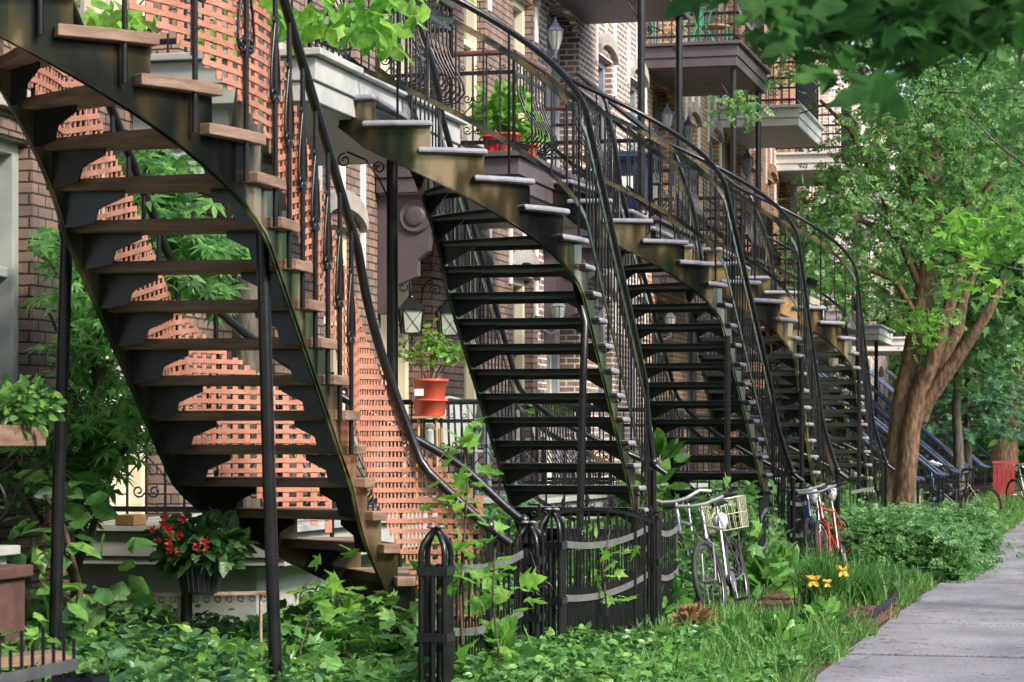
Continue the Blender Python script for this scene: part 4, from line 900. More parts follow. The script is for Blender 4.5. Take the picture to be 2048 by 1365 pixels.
for i, x in enumerate((1614, 1636)):
    c = at(x, 372+i*14, 52+i*1.5); r = thing('globe_lamp', tuple(c), ('left' if i == 0 else 'right')+' hand tan globe lamp under the far white balcony', 'ceiling lamp', 'globe lamps under the far balcony')
    mb = MB(); mb.lathe(tuple(c-Z3*.12), [(.05, 0), (.11, .05), (.12, .12), (.09, .19), (.05, .22)], 12); mb.build('globe', M['lampglass'], r); mb = MB(); mb.tube([c+Z3*.1, c+Z3*.3], .03, 8); mb.build('stem', M['cream'], r)
# ---- pots and plants on porches (leaves come with the plants)
def pot(c, r0, r1, h, mat, parent=None, name='pot', ribs=False):
    mb = MB(); mb.lathe(tuple(c), [(r0*.96, 0), (r0, .01), (r1, h*.86), (r1*1.07, h*.87), (r1*1.08, h), (r1*.98, h), (r1*.95, h*.9), (r1*.2, h*.9)], 24)
    if ribs:
        for i in range(24): a = 2*math.pi*i/24; mb.tube([Vector(c)+Vector((math.cos(a)*r0, math.sin(a)*r0, .01)), Vector(c)+Vector((math.cos(a)*r1, math.sin(a)*r1, h*.85))], .005, 4)
    return mb.build(name, mat, parent)
s = 224; c = at(860, 828, F/s)
r = thing('potted_shrub', tuple(c), 'leafy shrub in an orange plastic pot standing on a matching upturned pot', 'potted plant')
pot(c+Z3*.11, .13, .155, .2, M['terra'], r); pot(c+Z3*-.02, .13, .15, .15, M['terra'], r, 'saucer')
mb = MB(); q = at(838, 785, F/s-.14); mb.obox(q, Vector((CT, ST, 0))*.04, (0, .002, 0), (0, 0, .03)); mb.build('sticker', M['label'], r)
shrub_c = c+Z3*.3
r2 = thing('plant_stand', (c.x, c.y, .95), 'slim tan wooden plant stand under the orange pot', 'stand')
for i, (dx, dy) in enumerate(((-.1, -.1), (.1, -.1), (.1, .1), (-.1, .1))): mb = MB(); mb.tube([(c.x+dx, c.y+dy, .95), (c.x+dx*.8, c.y+dy*.8, c.z-.03)], .014, 4); mb.build('leg', M['woodtan'], r2)
mb = MB(); mb.box(c.x-.13, c.x+.13, c.y-.13, c.y+.13, c.z-.04, c.z-.022); mb.build('top', M['woodtan'], r2)
cA = at(1008, 302, F/228); cA.z = 3.955
rA = thing('potted_plant', tuple(cA), 'broad leaved green plant in a red brown pot on the purple balcony', 'potted plant'); pot(cA, .12, .15, .2, M['terra'], rA)
cB = at(983, 302, F/231); cB.z = 3.955; rB = thing('flower_pot', tuple(cB), 'small empty bright red pot left of the broad leaved plant', 'pot'); pot(cB, .055, .08, .15, M['redpot'], rB)
cC = at(1052, 302, F/226); cC.z = 3.955; rC = thing('flower_pot', tuple(cC), 'round terracotta pot right of the broad leaved plant on the purple balcony', 'pot'); pot(cC, .08, .11, .13, M['terra'], rC)
# wheeled bin on the third house's balcony
c = at(1268, 440, 28.1); c.z = 3.955; c.x = -5.42
r = thing('wheeled_bin', tuple(c), 'navy wheeled bin with a white sticker on the balcony right of the middle stairs', 'bin')
mb = MB(); V = []
for z, k in ((.06, .8), (.1, .82), (.62, 1.0), (.64, 1.06), (.68, 1.06)):
    for (i, j) in ((-1, -1), (1, -1), (1, 1), (-1, 1)): V.append((c.x+i*.21*k, c.y+j*.25*k, c.z+z))
mb.add(V, [(3, 2, 1, 0)]+[(a*4+b_, a*4+(b_+1) % 4, a*4+4+(b_+1) % 4, a*4+4+b_) for a in range(4) for b_ in range(4)]+[(16, 17, 18, 19)]); mb.build('body', M['navy'], r, bevel=.012)
mb = MB(); mb.box(c.x-.25, c.x+.25, c.y-.29, c.y+.28, c.z+.69, c.z+.74); mb.box(c.x-.2, c.x+.2, c.y-.33, c.y-.29, c.z+.66, c.z+.70); mb.build('lid', M['navy'], r, bevel=.015)
mb = MB(); mb.box(c.x-.10, c.x+.10, c.y-.264, c.y-.262, c.z+.30, c.z+.46); mb.build('sticker', M['label'], r)
for sx in (-1, 1): mb = MB(); mb.lathe((c.x+sx*.2, c.y+.2, c.z+.08), [(.08, 0), (.08, .04)], 14, axis=(sx, 0, 0)); mb.build('wheel', M['rubber'], r)
# plastic chairs on the porch
def plastic_chair(c, rz, label, mat='greyplastic', g='grey plastic armchairs on the porch'):
    r = thing('plastic_chair', tuple(c), label, 'chair', g); cc, ss = math.cos(rz), math.sin(rz)
    L = lambda x, y, z: Vector((c[0]+x*cc-y*ss, c[1]+x*ss+y*cc, c[2]+z)); ux, uy = Vector((cc, ss, 0)), Vector((-ss, cc, 0))
    for x, y in ((-.22, -.22), (.22, -.22), (-.22, .22), (.22, .22)):
        mb = MB(); mb.tube([L(x*1.15, y*1.15, 0), L(x, y, .4), L(x, y, .62 if y < 0 else .6)], [.02, .03, .022], 6); mb.build('leg', M[mat], r)
    mb = MB(); mb.obox(L(0, 0, .41), ux*.23, uy*.22, (0, 0, .015)); mb.build('seat', M[mat], r, bevel=.01)
    mb = MB()
    for i in range(7): x = -.2+.4*i/6; mb.obox(L(x, .25, .66), ux*.022, uy*.008, Vector((0, 0, .2))+uy*.05)
    mb.tube([L(-.23, .22, .42), L(-.24, .26, .7), L(-.16, .31, .88), L(0, .32, .92), L(.16, .31, .88), L(.24, .26, .7), L(.23, .22, .42)], .018, 6); mb.build('backrest', M[mat], r)
    for sx in (-1, 1): mb = MB(); mb.tube([L(sx*.24, .25, .64), L(sx*.26, 0, .65), L(sx*.25, -.22, .62)], .024, 6); mb.build('armrest', M[mat], r)
q = at(915, 990, F/214); plastic_chair((q.x, q.y, .955), .5, 'grey plastic armchair behind the scrolled porch railing')
q = at(962, 990, F/205); plastic_chair((q.x, q.y, .955), -.3, 'second grey plastic armchair, half hidden behind the middle stair')
# green cafe set on the upper purple balcony
q = at(1400, 88, 34.7); q.z = 6.855; q.x = min(q.x, -5.4)
r = thing('cafe_table', tuple(q), 'green metal round table on the purple upper balcony', 'table'); c = Vector(q)
mb = MB(); mb.lathe(tuple(c+Z3*.7), [(.3, 0), (.31, .01), (.3, .025)], 24); mb.build('tabletop', M['greenmetal'], r)
for k in range(3): a = 2.1*k; mb = MB(); mb.tube([c+Vector((math.cos(a)*.28, math.sin(a)*.28, 0)), c+Vector((math.cos(a)*.08, math.sin(a)*.08, .35)), c+Vector((math.cos(a)*.2, math.sin(a)*.2, .7))], .014, 6); mb.build('leg', M['greenmetal'], r)
for dx, dy, l in ((-.35, -.55, 'left hand green metal chair by the round green table'), (.12, .62, 'right hand green metal chair by the round green table')):
    b_ = c+Vector((dx, dy, 0)); r = thing('cafe_chair', tuple(b_), l, 'chair', 'green metal cafe chairs')
    for x, y in ((-.18, -.18), (.18, -.18), (.18, .18), (-.18, .18)): mb = MB(); mb.tube([b_+Vector((x*1.1, y*1.1, 0)), b_+Vector((x, y, .45))], .012, 5); mb.build('leg', M['greenmetal'], r)
    mb = MB(); mb.lathe(tuple(b_+Z3*.44), [(.2, 0), (.21, .01), (.2, .03)], 18); mb.build('seat', M['woodtan'], r)
    mb = MB(); e = Vector((-.2, 0, 0)); mb.tube([b_+e+Vector((0, -.18, .45)), b_+e+Vector((-.03, -.19, .8)), b_+e+Vector((-.04, 0, .9)), b_+e+Vector((-.03, .19, .8)), b_+e+Vector((0, .18, .45))], .012, 6)
    for y in (-.09, 0, .09): mb.tube([b_+e+Vector((0, y, .45)), b_+e+Vector((-.04, y, .87))], .008, 5)
    mb.build('backrest', M['greenmetal'], r)
# hanging planter, flower box, crate, bricks and odds
q = at(1098, 858, 23.6); r = thing('hanging_planter', tuple(q), 'white plastic railing planter with small flowers, behind the middle stair', 'planter')
mb = MB(); V = []
for z, k in ((0, .78), (.16, 1), (.17, 1.06), (.19, 1.06)):
    for (i, j) in ((-1, -1), (1, -1), (1, 1), (-1, 1)): V.append((q.x+i*.16*k, q.y+j*.1*k, q.z-.08+z))
mb.add(V, [(3, 2, 1, 0)]+[(a*4+b_, a*4+(b_+1) % 4, a*4+4+(b_+1) % 4, a*4+4+b_) for a in range(3) for b_ in range(4)]+[(12, 13, 14, 15)]); mb.build('planter_body', M['whiteplastic'], r, bevel=.01); planter_q = q
q = at(822, 243, 19.2); q.z = 3.985; mb = MB(); r = thing('storage_crate', tuple(q), 'pink plastic crate on the near white balcony', 'crate')
mb.box(q.x-.15, q.x+.15, q.y-.2, q.y+.2, q.z+.0, q.z+.15); mb.build('crate_body', M['pinkbox'], r, bevel=.012); mb = MB(); mb.box(q.x-.17, q.x+.17, q.y-.22, q.y+.22, q.z+.152, q.z+.17); mb.build('rim', M['pinkbox'], r, bevel=.006)
q = at(18, 872, 11.8); wb = thing('window_box', tuple(q), 'wooden window box with trailing greenery at the left edge', 'planter')
mb = MB(); mb.box(q.x-.14, q.x+.1, q.y-.3, q.y+.2, q.z-.05, q.z+.05); mb.build('box', M['wood'], wb, bevel=.006); window_box_q = q
mb = MB()
for yy in (-.2, .15): mb.tube([q+Vector((.14, yy, -.1)), q+Vector((.1, yy, -.14)), q+Vector((0, yy, -.2)), q+Vector((-.05, yy, -.3))], .008, 4)
mb.build('bracket', M['iron'], wb)
MPL = pm('brown_red_stone', (.07, .035, .03), (.12, .06, .05), 8, .8, bump=.3)
q = at(-22, 1215, 11.6); pl = thing('stone_planter', (q.x, q.y, 0), 'brick red square planter at the lower left edge', 'planter')
mb = MB(); mb.box(q.x-.3, q.x+.09, q.y-.2, q.y+.2, 0, q.z+.13); mb.build('planter_body', MPL, pl, bevel=.01); mb = MB(); mb.box(q.x-.33, q.x+.12, q.y-.23, q.y+.23, q.z+.132, q.z+.19); mb.build('rim', MPL, pl, bevel=.01)
mb = MB(); a, b_ = at(-60, 1328, 10.6), at(122, 1312, 10.9); mb.tube([a, b_], 0, flat=(.09, .022)); o = mb.build('plank', M['wood'], bevel=.004); tag(o, 'weathered plank resting among ivy at the bottom left', 'plank')
q = at(262, 1042, 14.9); mb = MB(); mb.box(q.x-.06, q.x+.06, q.y-.1, q.y+.1, .955, 1.02); o = mb.build('loose_brick', M['woodtan'], bevel=.006); tag(o, 'tan loose brick lying on the porch edge behind the red flowers', 'brick')
cF = at(400, 1160, 13.6); fp = thing('flower_planter', (cF.x, cF.y, cF.z-.1), 'ribbed black pot with red flowers under the lattice stair', 'potted plant', ); pot(cF-Z3*.07, .10, .125, .17, M['blackpot'], fp, ribs=True)
mb = MB(); a, b_ = at(180, 1192, 13.9), at(540, 1186, 13.6); n = 40     # rusty garden edging with scrolls that carries the pot
ed = thing('garden_edging', tuple(a), 'rusty white scrolled iron edging below the red flowers', 'edging')
mb.tube([a, b_], 0, flat=(.03, .008)); u = (b_-a).normalized()
for i in range(16): mb.tube(spiral(a+(b_-a)*(i+.5)/16-Z3*.03, u, Z3, .026, 1.2, 1, 9), .005, 4)
for t in (.05, .5, .95): w_ = a+(b_-a)*t; mb.tube([w_, (w_.x, w_.y, 0)], .01, 5)
mb.build('edging_rail', pm('rusty_white_paint', (.35, .14, .07), (.6, .56, .48), 14, .7), ed)
# paving slabs, steps and bed edging
def slab(x, y, s, wx, wy, h, label, m='slab', rz=0):
    c = at(x, y, F/s); mb = MB(); mb.obox((c.x, c.y, h/2), (wx/2*math.cos(rz), wx/2*math.sin(rz), 0), (-wy/2*math.sin(rz), wy/2*math.cos(rz), 0), (0, 0, h/2)); o = mb.build('stone_slab', M[m], bevel=.015); tag(o, label, 'slab', 'stone slabs laid in the beds')
slab(1100, 1345, 330, .36, .8, .10, 'worn stone step in the gateway between the round topped posts', 'concrete')
slab(1350, 1250, 258, .5, .5, .07, 'thin stone slab by the hosta, left of the bicycle wheel')
slab(1480, 1302, 283, 1.0, .36, .055, 'long flat paving slab in the ground cover near the sidewalk')
slab(1555, 1262, 262, .8, .3, .05, 'low paving slab at the near edge of the mulch bed')
for (x, y, s, l) in ((1823, 1010, 122, 'brown concrete block in front of the black bicycle wheel'), (1808, 985, 116, 'dark concrete block just right of the big trunk')):
    c = at(x, y, F/s); mb = MB(); mb.box(c.x-.14, c.x+.14, c.y-.1, c.y+.1, 0, c.z+.15); o = mb.build('concrete_block', M['slab'], bevel=.015); tag(o, l, 'block', 'concrete blocks by the big tree')
c = at(1967, 1083, F/140); bx = thing('wooden_planter', (c.x, c.y, 0), 'low brown wooden planter box at the sidewalk edge', 'planter')
for (x0, x1, y0, y1) in ((-.16, .16, -.32, -.29), (-.16, .16, .29, .32), (-.163, -.133, -.29, .29), (.133, .163, -.29, .29)): mb = MB(); mb.box(c.x+x0, c.x+x1, c.y+y0, c.y+y1, 0, .17); mb.build('board', M['wood'], bx, bevel=.004)
# mulch bed and its corrugated black edging
E1 = [(1430, 1245), (1575, 1235), (1600, 1180), (1740, 1205), (1738, 1250), (1715, 1262), (1640, 1278), (1560, 1275), (1480, 1268)]
P_ = [at(x, y, F*1.41/(y-YH)) for x, y in ((1500, 1215), (1530, 1190), (1600, 1178), (1700, 1180), (1795, 1195), (1792, 1225), (1745, 1252), (1660, 1278), (1560, 1272), (1510, 1250))]
mb = MB(); mb.prism([(q.x, q.y, .02) for q in P_][::-1], (0, 0, .035)); mb.build('mulch_bed', M['mulch'], kind='structure')
eg = [at(x, y, F*1.45/(y-YH)) for x, y in ((1740, 1192), (1770, 1188), (1790, 1195), (1793, 1203), (1785, 1220), (1772, 1232), (1755, 1243), (1745, 1252))]
pts = []
for i in range(len(eg)-1):
    for k in range(8): pts.append(eg[i]+(eg[i+1]-eg[i])*k/8)
mb = MB()
for i in range(len(pts)-1):
    a, b_ = pts[i], pts[i+1]; n = Vector((-(b_-a).y, (b_-a).x, 0)).normalized()*.008; o1 = n*(1 if i % 2 else -1)
    mb.add([(a.x-o1.x, a.y-o1.y, -.02), (b_.x+o1.x, b_.y+o1.y, -.02), (b_.x+o1.x, b_.y+o1.y, .12), (a.x-o1.x, a.y-o1.y, .12)], [(0, 1, 2, 3)])
o = mb.build('bed_edging', M['blackpot'], label='black corrugated plastic edging at the corner of the mulch bed', cat='edging'); sf = o.modifiers.new('thick', 'SOLIDIFY'); sf.thickness = .006

# ================================================================ PLANTS
def noise2(x, y, k=0): return .5+.25*np.sin(x*2.3+y*1.1+k)+.25*np.sin(x*5.1-y*3.7+k*2)*np.cos(y*2.9+x)
def cover(name, x0, x1, y0, y1, n, h0, h1, size, tm, mat, up, label=None, kind='stuff', edge=None, hole=None, dirup=None, k=0, fade=None):
    X = x0+(x1-x0)*rng.random(n); Y = y0+(y1-y0)*rng.random(n)
    keep = np.ones(n, bool)
    if edge is not None: keep &= X < edge+.12*np.sin(Y*3.1)+.07*np.sin(Y*7.7)
    if hole is not None: keep &= ~hole(X, Y)
    X, Y = X[keep], Y[keep]; n = len(X)
    H = (h0+(h1-h0)*noise2(X, Y, k))*(1 if fade is None else np.clip((fade-Y)/3.5, .25, 1)); Zz = H*(.25+.75*rng.random(n)**.6)
    d = rng.normal(size=(n, 3)); d[:, 2] = d[:, 2]*.3-.1
    if dirup: d[:, :2] *= dirup; d[:, 2] = 1; Zz = Zz*0+.0
    sz = size[0]+(size[1]-size[0])*rng.random(n)
    return leafmesh(name, mat, np.stack([X, Y, Zz], 1), sz, tm, up, d, label=label, kind=kind)
PB = np.array([(q.x, q.y) for q in P_])
def in_mulch(X, Y):
    ins = np.zeros(len(X), bool); j = len(PB)-1
    for i in range(len(PB)):
        xi, yi = PB[i]; xj, yj = PB[j]
        ins ^= ((yi > Y) != (yj > Y)) & (X < (xj-xi)*(Y-yi)/(yj-yi+1e-9)+xi); j = i
    return ins
gate = lambda X, Y: (np.abs(Y-14.6) < .35) & (X > -3.9)
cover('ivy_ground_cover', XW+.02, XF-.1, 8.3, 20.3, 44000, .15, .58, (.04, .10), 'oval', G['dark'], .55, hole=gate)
cover('yard_leaf_cover', XW+.02, XF-.1, 9.5, 20.3, 9000, .12, .7, (.07, .12), 'maple', G['cover'], .5, k=2)
cover('front_ivy_cover', XF+.02, XS, 10.8, 20.6, 52000, .08, .26, (.028, .07), 'oval', G['cover'], .6, fade=18.3, edge=XS-.12, hole=lambda X, Y: in_mulch(X, Y) | gate(X, Y))
cover('fence_foot_ivy', XF-.05, XF+.7, 11.2, 18.6, 14000, .12, .42, (.045, .08), 'oval', G['cover'], .55, fade=18.8, hole=gate, k=1)
cover('feathery_yard_cover', XW+.1, XF-.1, 20.3, 44, 42000, .35, 1.0, (.12, .2), 'spray', G['bush'], .45, k=3)
cover('yard_weeds', XW+.1, XF-.15, 20, 40, 6000, .3, 1.0, (.1, .17), 'maple', G['cover'], .5, k=4)
cover('grass', XF+.02, XS+.05, 19.3, 60, 60000, .1, .2, (.08, .2), 'blade', G['grass'], .1, edge=XS-.03, hole=in_mulch, dirup=.45)
cover('near_grass', XF+.4, XS+.06, 10.5, 20, 8000, .1, .2, (.07, .17), 'blade', G['grass'], .1, edge=XS+.02, hole=in_mulch, dirup=.55)
cover('lawn_weeds', XF+.02, XS, 25, 50, 8000, .08, .2, (.05, .10), 'oval', G['hosta'], .6, edge=XS-.15)
cover('yard_grass', -3.3, .75, 44, 100, 26000, .1, .2, (.2, .4), 'blade', G['grass'], .1, edge=XS-.05, dirup=.5)
cover('verge_grass', .78, 2.38, 2, 60, 26000, .1, .2, (.08, .2), 'blade', G['grass'], .1, dirup=.5)
cover('mixed_front_weeds', XF+.02, XS, 11, 19.5, 1500,   .10, .28, (.05, .10), 'maple', G['hosta'], .5, k=5, fade=17.5, edge=XS-.15)
cover('mixed_front_stalks', XF+.02, XS, 11, 19.5, 2600, .1, .2, (.14, .3), 'blade', G['grass'], .1, dirup=.5, edge=XS-.1)
cover('pale_yard_weeds', XW+.3, XF-.15, 9, 20, 2600, .2, .62, (.04, .08), 'oval', G['bright'], .5, k=6)
n = 900; Y = rng.uniform(11, 60, n); X = XS+rng.random(n)**3*1.6-.03
leafmesh('fallen_leaves', G['dry'], np.stack([X, Y, np.full(n, .014)], 1), .02+.035*rng.random(n), 'oval', .93, np.c_[rng.normal(size=(n, 2)), np.zeros(n)], kind='stuff')
# chips lying on the mulch
n = 1500; a = PB.min(0); b = PB.max(0); X = a[0]+(b[0]-a[0])*rng.random(n); Y = a[1]+(b[1]-a[1])*rng.random(n); k = in_mulch(X, Y)
leafmesh('mulch_chips', M['mulch'], np.stack([X, Y, np.full(n, .06)], 1)[k], .04, 'oval', .8, kind='stuff')
def stems(base, tips, r=.006, mat='twig', name='stem', root=None, n=10):
    for i in range(n):
        t = tips[random.randrange(len(tips))]; b_ = Vector(base)+Vector((random.gauss(0, .04), random.gauss(0, .04), 0)); t = Vector(t)
        mb = MB(); mb.tube([b_, (b_+t)/2+Vector((random.gauss(0, .03), random.gauss(0, .03), .05)), t], [r, r*.8, r*.5], 4); mb.build(name, M[mat], root)
def bush(c, r, n, size, tm, mat, label, g, name='bush', up=.4, cat='bush', ncl=14, clr=.3):
    root = thing(name, (c[0], c[1], 0), label, cat, g); c = np.array(c)
    cs = ball(c, r, ncl, .1); cs[:, 2] = np.maximum(cs[:, 2], .08)
    P = clumps(cs, np.array(r)*clr, n); P[:, 2] = np.maximum(P[:, 2], .02)
    sz = size[0]+(size[1]-size[0])*rng.random(n)
    leafmesh('foliage', mat, P, sz, tm, up, parent=root)
    stems((c[0], c[1], 0), [tuple(q) for q in cs], root=root, n=8); return root
# soft bushes between the bicycles and the sidewalk
spots = [(1735, 27.5, .5, 'nearest soft green bush right of the red bicycle'), (1790, 26.6, .5, 'soft green bush straight above the plastic bed edging'), (1845, 26.4, .52, 'soft green bush whose foot meets the sidewalk bend'),
         (1890, 28.2, .5, 'soft green bush at the sidewalk edge, left of the dry stalks'), (1760, 30.2, .5, 'soft green bush behind the red bicycle, before the big tree'), (1830, 30.5, .5, 'middle bush of the mass below the big tree'),
         (1905, 31.0, .46, 'soft green bush just left of the brown planter box'), (1790, 35, .45, 'bush right at the foot of the big tree')]
for i, (x, d, r, l) in enumerate(spots):
    q = at(x, 900, d); hgt = r*(.66 if d < 33 else .5); r *= .92; bush((q.x, q.y, hgt*.9), (r, r*1.1, hgt), 3400, (.10, .16), 'spray', G['bush'], l, 'soft green bushes below the big tree')
for (x, y, s, n, L, l) in ((1650, 1228, 238, 520, .70, 'tall grassy day lily clump with the two larger yellow flowers'), (1725, 1215, 232, 340, .58, 'grassy day lily clump leaning over the black bed edging'), (1700, 985, 150, 260, .8, 'tall grassy clump before the big tree trunk'), (1655, 1105, 190, 160, .45, 'ragged grass clump below the red bicycle'), (1560, 1130, 205, 120, .5, 'wispy grass clump before the leaning dark fence panel'), (1740, 1000, 160, 160, .7, 'wispy tall grasses between the red bicycle and the big tree'), (1560, 1280, 268, 110, .3, 'small grass clump at the near corner of the mulch bed'), (1800, 1170, 205, 140, .32, 'small grass clump just past the plastic bed edging'), (1930, 1105, 165, 120, .4, 'dry edged grass clump beside the wooden planter box')):
    q = at(x, y, F/s); r = thing('grass_clump', (q.x, q.y, 0), l, 'plant', 'long bladed grassy clumps')
    P = np.array([(q.x, q.y, .03)])+rng.normal(size=(n, 3))*np.array((.08, .08, 0)); mb = MB()
    for p in P:
        a = random.uniform(0, 6.283); k = random.uniform(.15, .75); LL = L*random.uniform(.6, 1.1); d = Vector((math.cos(a), math.sin(a), 0)); w_ = Vector((-d.y, d.x, 0))*.007; V = []
        for j in range(6):
            t = j/5; c = Vector(p)+d*(k*LL*t**1.6)+Z3*(LL*(t-.45*k*t**2.4*1.5)); ww = w_*(1-t**2*.95); V += [c-ww, c+ww]
        mb.add(V, [(2*j, 2*j+1, 2*j+3, 2*j+2) for j in range(5)], 0, True)
    mb.build('blades', G['lily'], r)
    if 'two larger' in l:
        for fx, fy, fs in ((1627, 1160, 256), (1686, 1140, 250), (1655, 1165, 254)):
            c = at(fx, fy, F/fs); k = .072 if fs != 254 else .045; D = []
            for a in range(6): D.append((math.cos(a*1.047)*.8, math.sin(a*1.047)*.8, .45))
            leafmesh('flower', M['yellowflower'], np.tile(np.array(c), (6, 1)), k, 'oval', .2, np.array(D), parent=r)
            if True: leafmesh('flower', M['yellowflower'], np.tile(np.array(c)-np.array((0, 0, .01)), (6, 1)), k*.9, 'oval', .3, np.array([(-a*.7, b_*.6, -.5) for a, b_, _ in D]), parent=r)
            mb = MB(); mb.tube([c, (c+q)/2+Vector((.03, 0, .05)), (q.x, q.y, .03)], .004, 4); mb.build('flower_stalk', G['lily'], r)
def broadleaf(x, y, s, n, L, mat, label, spread=.7, g='broad leaved hosta clumps', name='hosta'):
    q = at(x, y, F/s); q.z = max(q.z, .03); r = thing(name, tuple(q), label, 'plant', g); A = rng.random(n)*6.283; t = rng.random(n)
    D = np.stack([np.cos(A)*(.3+t*.8), np.sin(A)*(.3+t*.8), .9-t*.9], 1); P = np.array(q)+np.stack([np.cos(A)*t*.14, np.sin(A)*t*.14, .05+.12*(1-t)+L*.25*rng.random(n)], 1)
    leafmesh('foliage', mat, P, L*(.7+.5*rng.random(n)), 'oval', .55, D, parent=r)
    mb = MB(); 
    for i in range(min(8, n)): mb.tube([tuple(q), tuple(P[i])], .005, 4)
    mb.build('stems', mat, r)
for a in ((1318, 1235, 262, 40, .19, G['hosta'], 'broad leaved clump at the foot of the fence, left of the bicycles'), (1532, 1195, 225, 60, .26, G['hosta'], 'large bright hosta between the wire basket and the mulch bed'),
          (1500, 1170, 215, 34, .24, G['hosta'], 'smaller bright hosta tucked behind the rear bicycle wheel'), (1575, 1165, 212, 30, .22, G['hosta'], 'bright hosta right of the leaning dark fence panel'),
          (1385, 1285, 275, 70, .11, G['dry'], 'browning withered broad leaved plant before the near bicycle'), (1312, 1262, 270, 26, .15, G['hosta'], 'green broad leaves by the end of the long fence panel'),
          (1000, 1345, 372, 40, .15, G['hosta'], 'light green leafy plant at the foot of the nearest fence panel'), (940, 1230, 375, 20, .13, G['hosta'], 'leafy shoot climbing the nearest fence panel'),
          (1325, 940, 205, 40, .22, G['hosta'], 'large leaved plant behind the silver handlebars'), (1310, 1000, 215, 30, .22, G['hosta'], 'large leaved plant behind the long fence panel end'),
          (1470, 1310, 292, 36, .10, G['hosta'], 'low bright leaves around the long paving slab'), (1560, 1330, 300, 46, .12, G['hosta'], 'low bright leaves at the near sidewalk edge'), (1650, 1285, 272, 40, .12, G['hosta'], 'low bright leaves beside the sidewalk, below the mulch bed')):
    broadleaf(*a)
def sapling(pts, d, n, size, tm, mat, label, cat='sapling', g='thin self sown saplings', name='sapling', spread=.10, r0=.008, up=.5):
    P = [at(x, y, d+(i*.05)) for i, (x, y) in enumerate(pts)]; root = thing(name, tuple(P[0]), label, cat, g); mb = MB(); mb.tube(P, [r0*(1-.6*i/len(P)) for i in range(len(P))], 6); mb.build('stem', M['twig'], root)
    C = []
    for i in range(n):
        t = .2+.8*random.random(); k = t*(len(P)-1); j = min(int(k), len(P)-2); C.append(tuple(P[j]+(P[j+1]-P[j])*(k-j)))
    C = np.array(C)+rng.normal(size=(n, 3))*spread; leafmesh('foliage', mat, C, size[0]+(size[1]-size[0])*rng.random(n), tm, up, parent=root); return root
sapling([(925, 1290), (920, 1180), (930, 1060), (935, 960), (925, 885)], 12.6, 46, (.07, .13), 'maple', G['bright'], 'bright green maple seedling rising before the lattice and handrails')
sapling([(1215, 1230), (1205, 1130), (1220, 1060)], 16.2, 24, (.07, .12), 'maple', G['bright'], 'bright vine hanging over the long fence panel')
sapling([(690, 1360), (700, 1250), (665, 1160)], 12.9, 40, (.08, .13), 'maple', G['bright'], 'bright leafy shoot before the lowest wooden treads')
sapling([(610, 1365), (600, 1300), (620, 1230)], 12.5, 26, (.08, .12), 'maple', G['cover'], 'leafy shoot right of the stair post bottom')
sapling([(1000, 1330), (985, 1200), (990, 1100)], 12.7, 30, (.07, .12), 'maple', G['bright'], 'yellowish green shoot climbing between the near fence bars', spread=.12)
sapling([(1480, 1150), (1500, 1080), (1490, 1000)], 22, 40, (.12, .2), 'maple', G['cover'], 'leafy stalk right of the wire basket', spread=.14)
sapling([(150, 1330), (160, 1180), (130, 1060), (90, 990)], 12.7, 60, (.12, .19), 'oval', G['cover'], 'climber with large heart shaped leaves on the left support post', spread=.15, r0=.02, g='climbers', name='climbing_vine', cat='climber')
sapling([(40, 1300), (60, 1120), (110, 1000)], 12.9, 22, (.12, .17), 'oval', G['dark'], 'shaded climber left of the thin support post', spread=.1, r0=.014, g='climbers', name='climbing_vine', cat='climber')
# lobed leaf small tree behind the lattice stair
root = thing('small_maple_tree', tuple(at(150, 1400, 13.8)), 'small maple with deeply cut light green leaves behind the lattice stair', 'tree')
limbs = [[(140, 1400), (150, 1150), (170, 900), (130, 700), (95, 620)], [(150, 1150), (230, 930), (185, 780), (200, 600), (250, 420), (300, 320)], [(170, 900), (200, 740), (120, 560), (80, 480)], [(230, 930), (330, 640), (420, 560), (480, 470)], [(250, 420), (330, 380), (380, 400)], [(185, 780), (300, 600), (400, 520)], [(230, 930), (270, 860), (300, 820)], [(150, 1150), (60, 1000), (20, 900)]]
mb = MB()
for L_ in limbs:
    P = [at(x, y, 14.3+.3*math.sin(x*.02)) for x, y in L_]; mb.tube(P, [.022*(1-.75*i/len(P)) for i in range(len(P))], 6)
mb.build('trunk', M['twig'], root)
C = []
for (x, y, rx, ry, n) in ((110, 480, 40, 30, 8), (150, 570, 50, 50, 16), (150, 690, 50, 60, 16), (180, 640, 50, 60, 18), (200, 760, 80, 90, 30), (150, 860, 110, 90, 34), (90, 840, 50, 60, 14), (220, 880, 60, 60, 26), (110, 960, 100, 60, 30), (170, 1000, 50, 50, 14), (300, 310, 50, 20, 12), (340, 350, 60, 30, 14), (300, 400, 70, 40, 18), (350, 430, 60, 30, 14), (380, 480, 90, 40, 26), (440, 500, 60, 40, 18), (350, 560, 80, 40, 26), (420, 590, 50, 30, 10), (260, 600, 50, 60, 14), (280, 820, 40, 40, 10), (350, 500, 80, 40, 16)):
    for i in range(n*3): C.append(tuple(at(x+random.gauss(0, rx*.5), y+random.gauss(0, ry*.5), 14.3+random.gauss(0, .35))))
C = np.array(C); D = rng.normal(size=(len(C), 3)); D[:, 2] = -abs(D[:, 2])*.35; D[:, 0] += .3
leafmesh('foliage', G['jap'], C, .10+.07*rng.random(len(C)), 'palm', .65, D, parent=root)
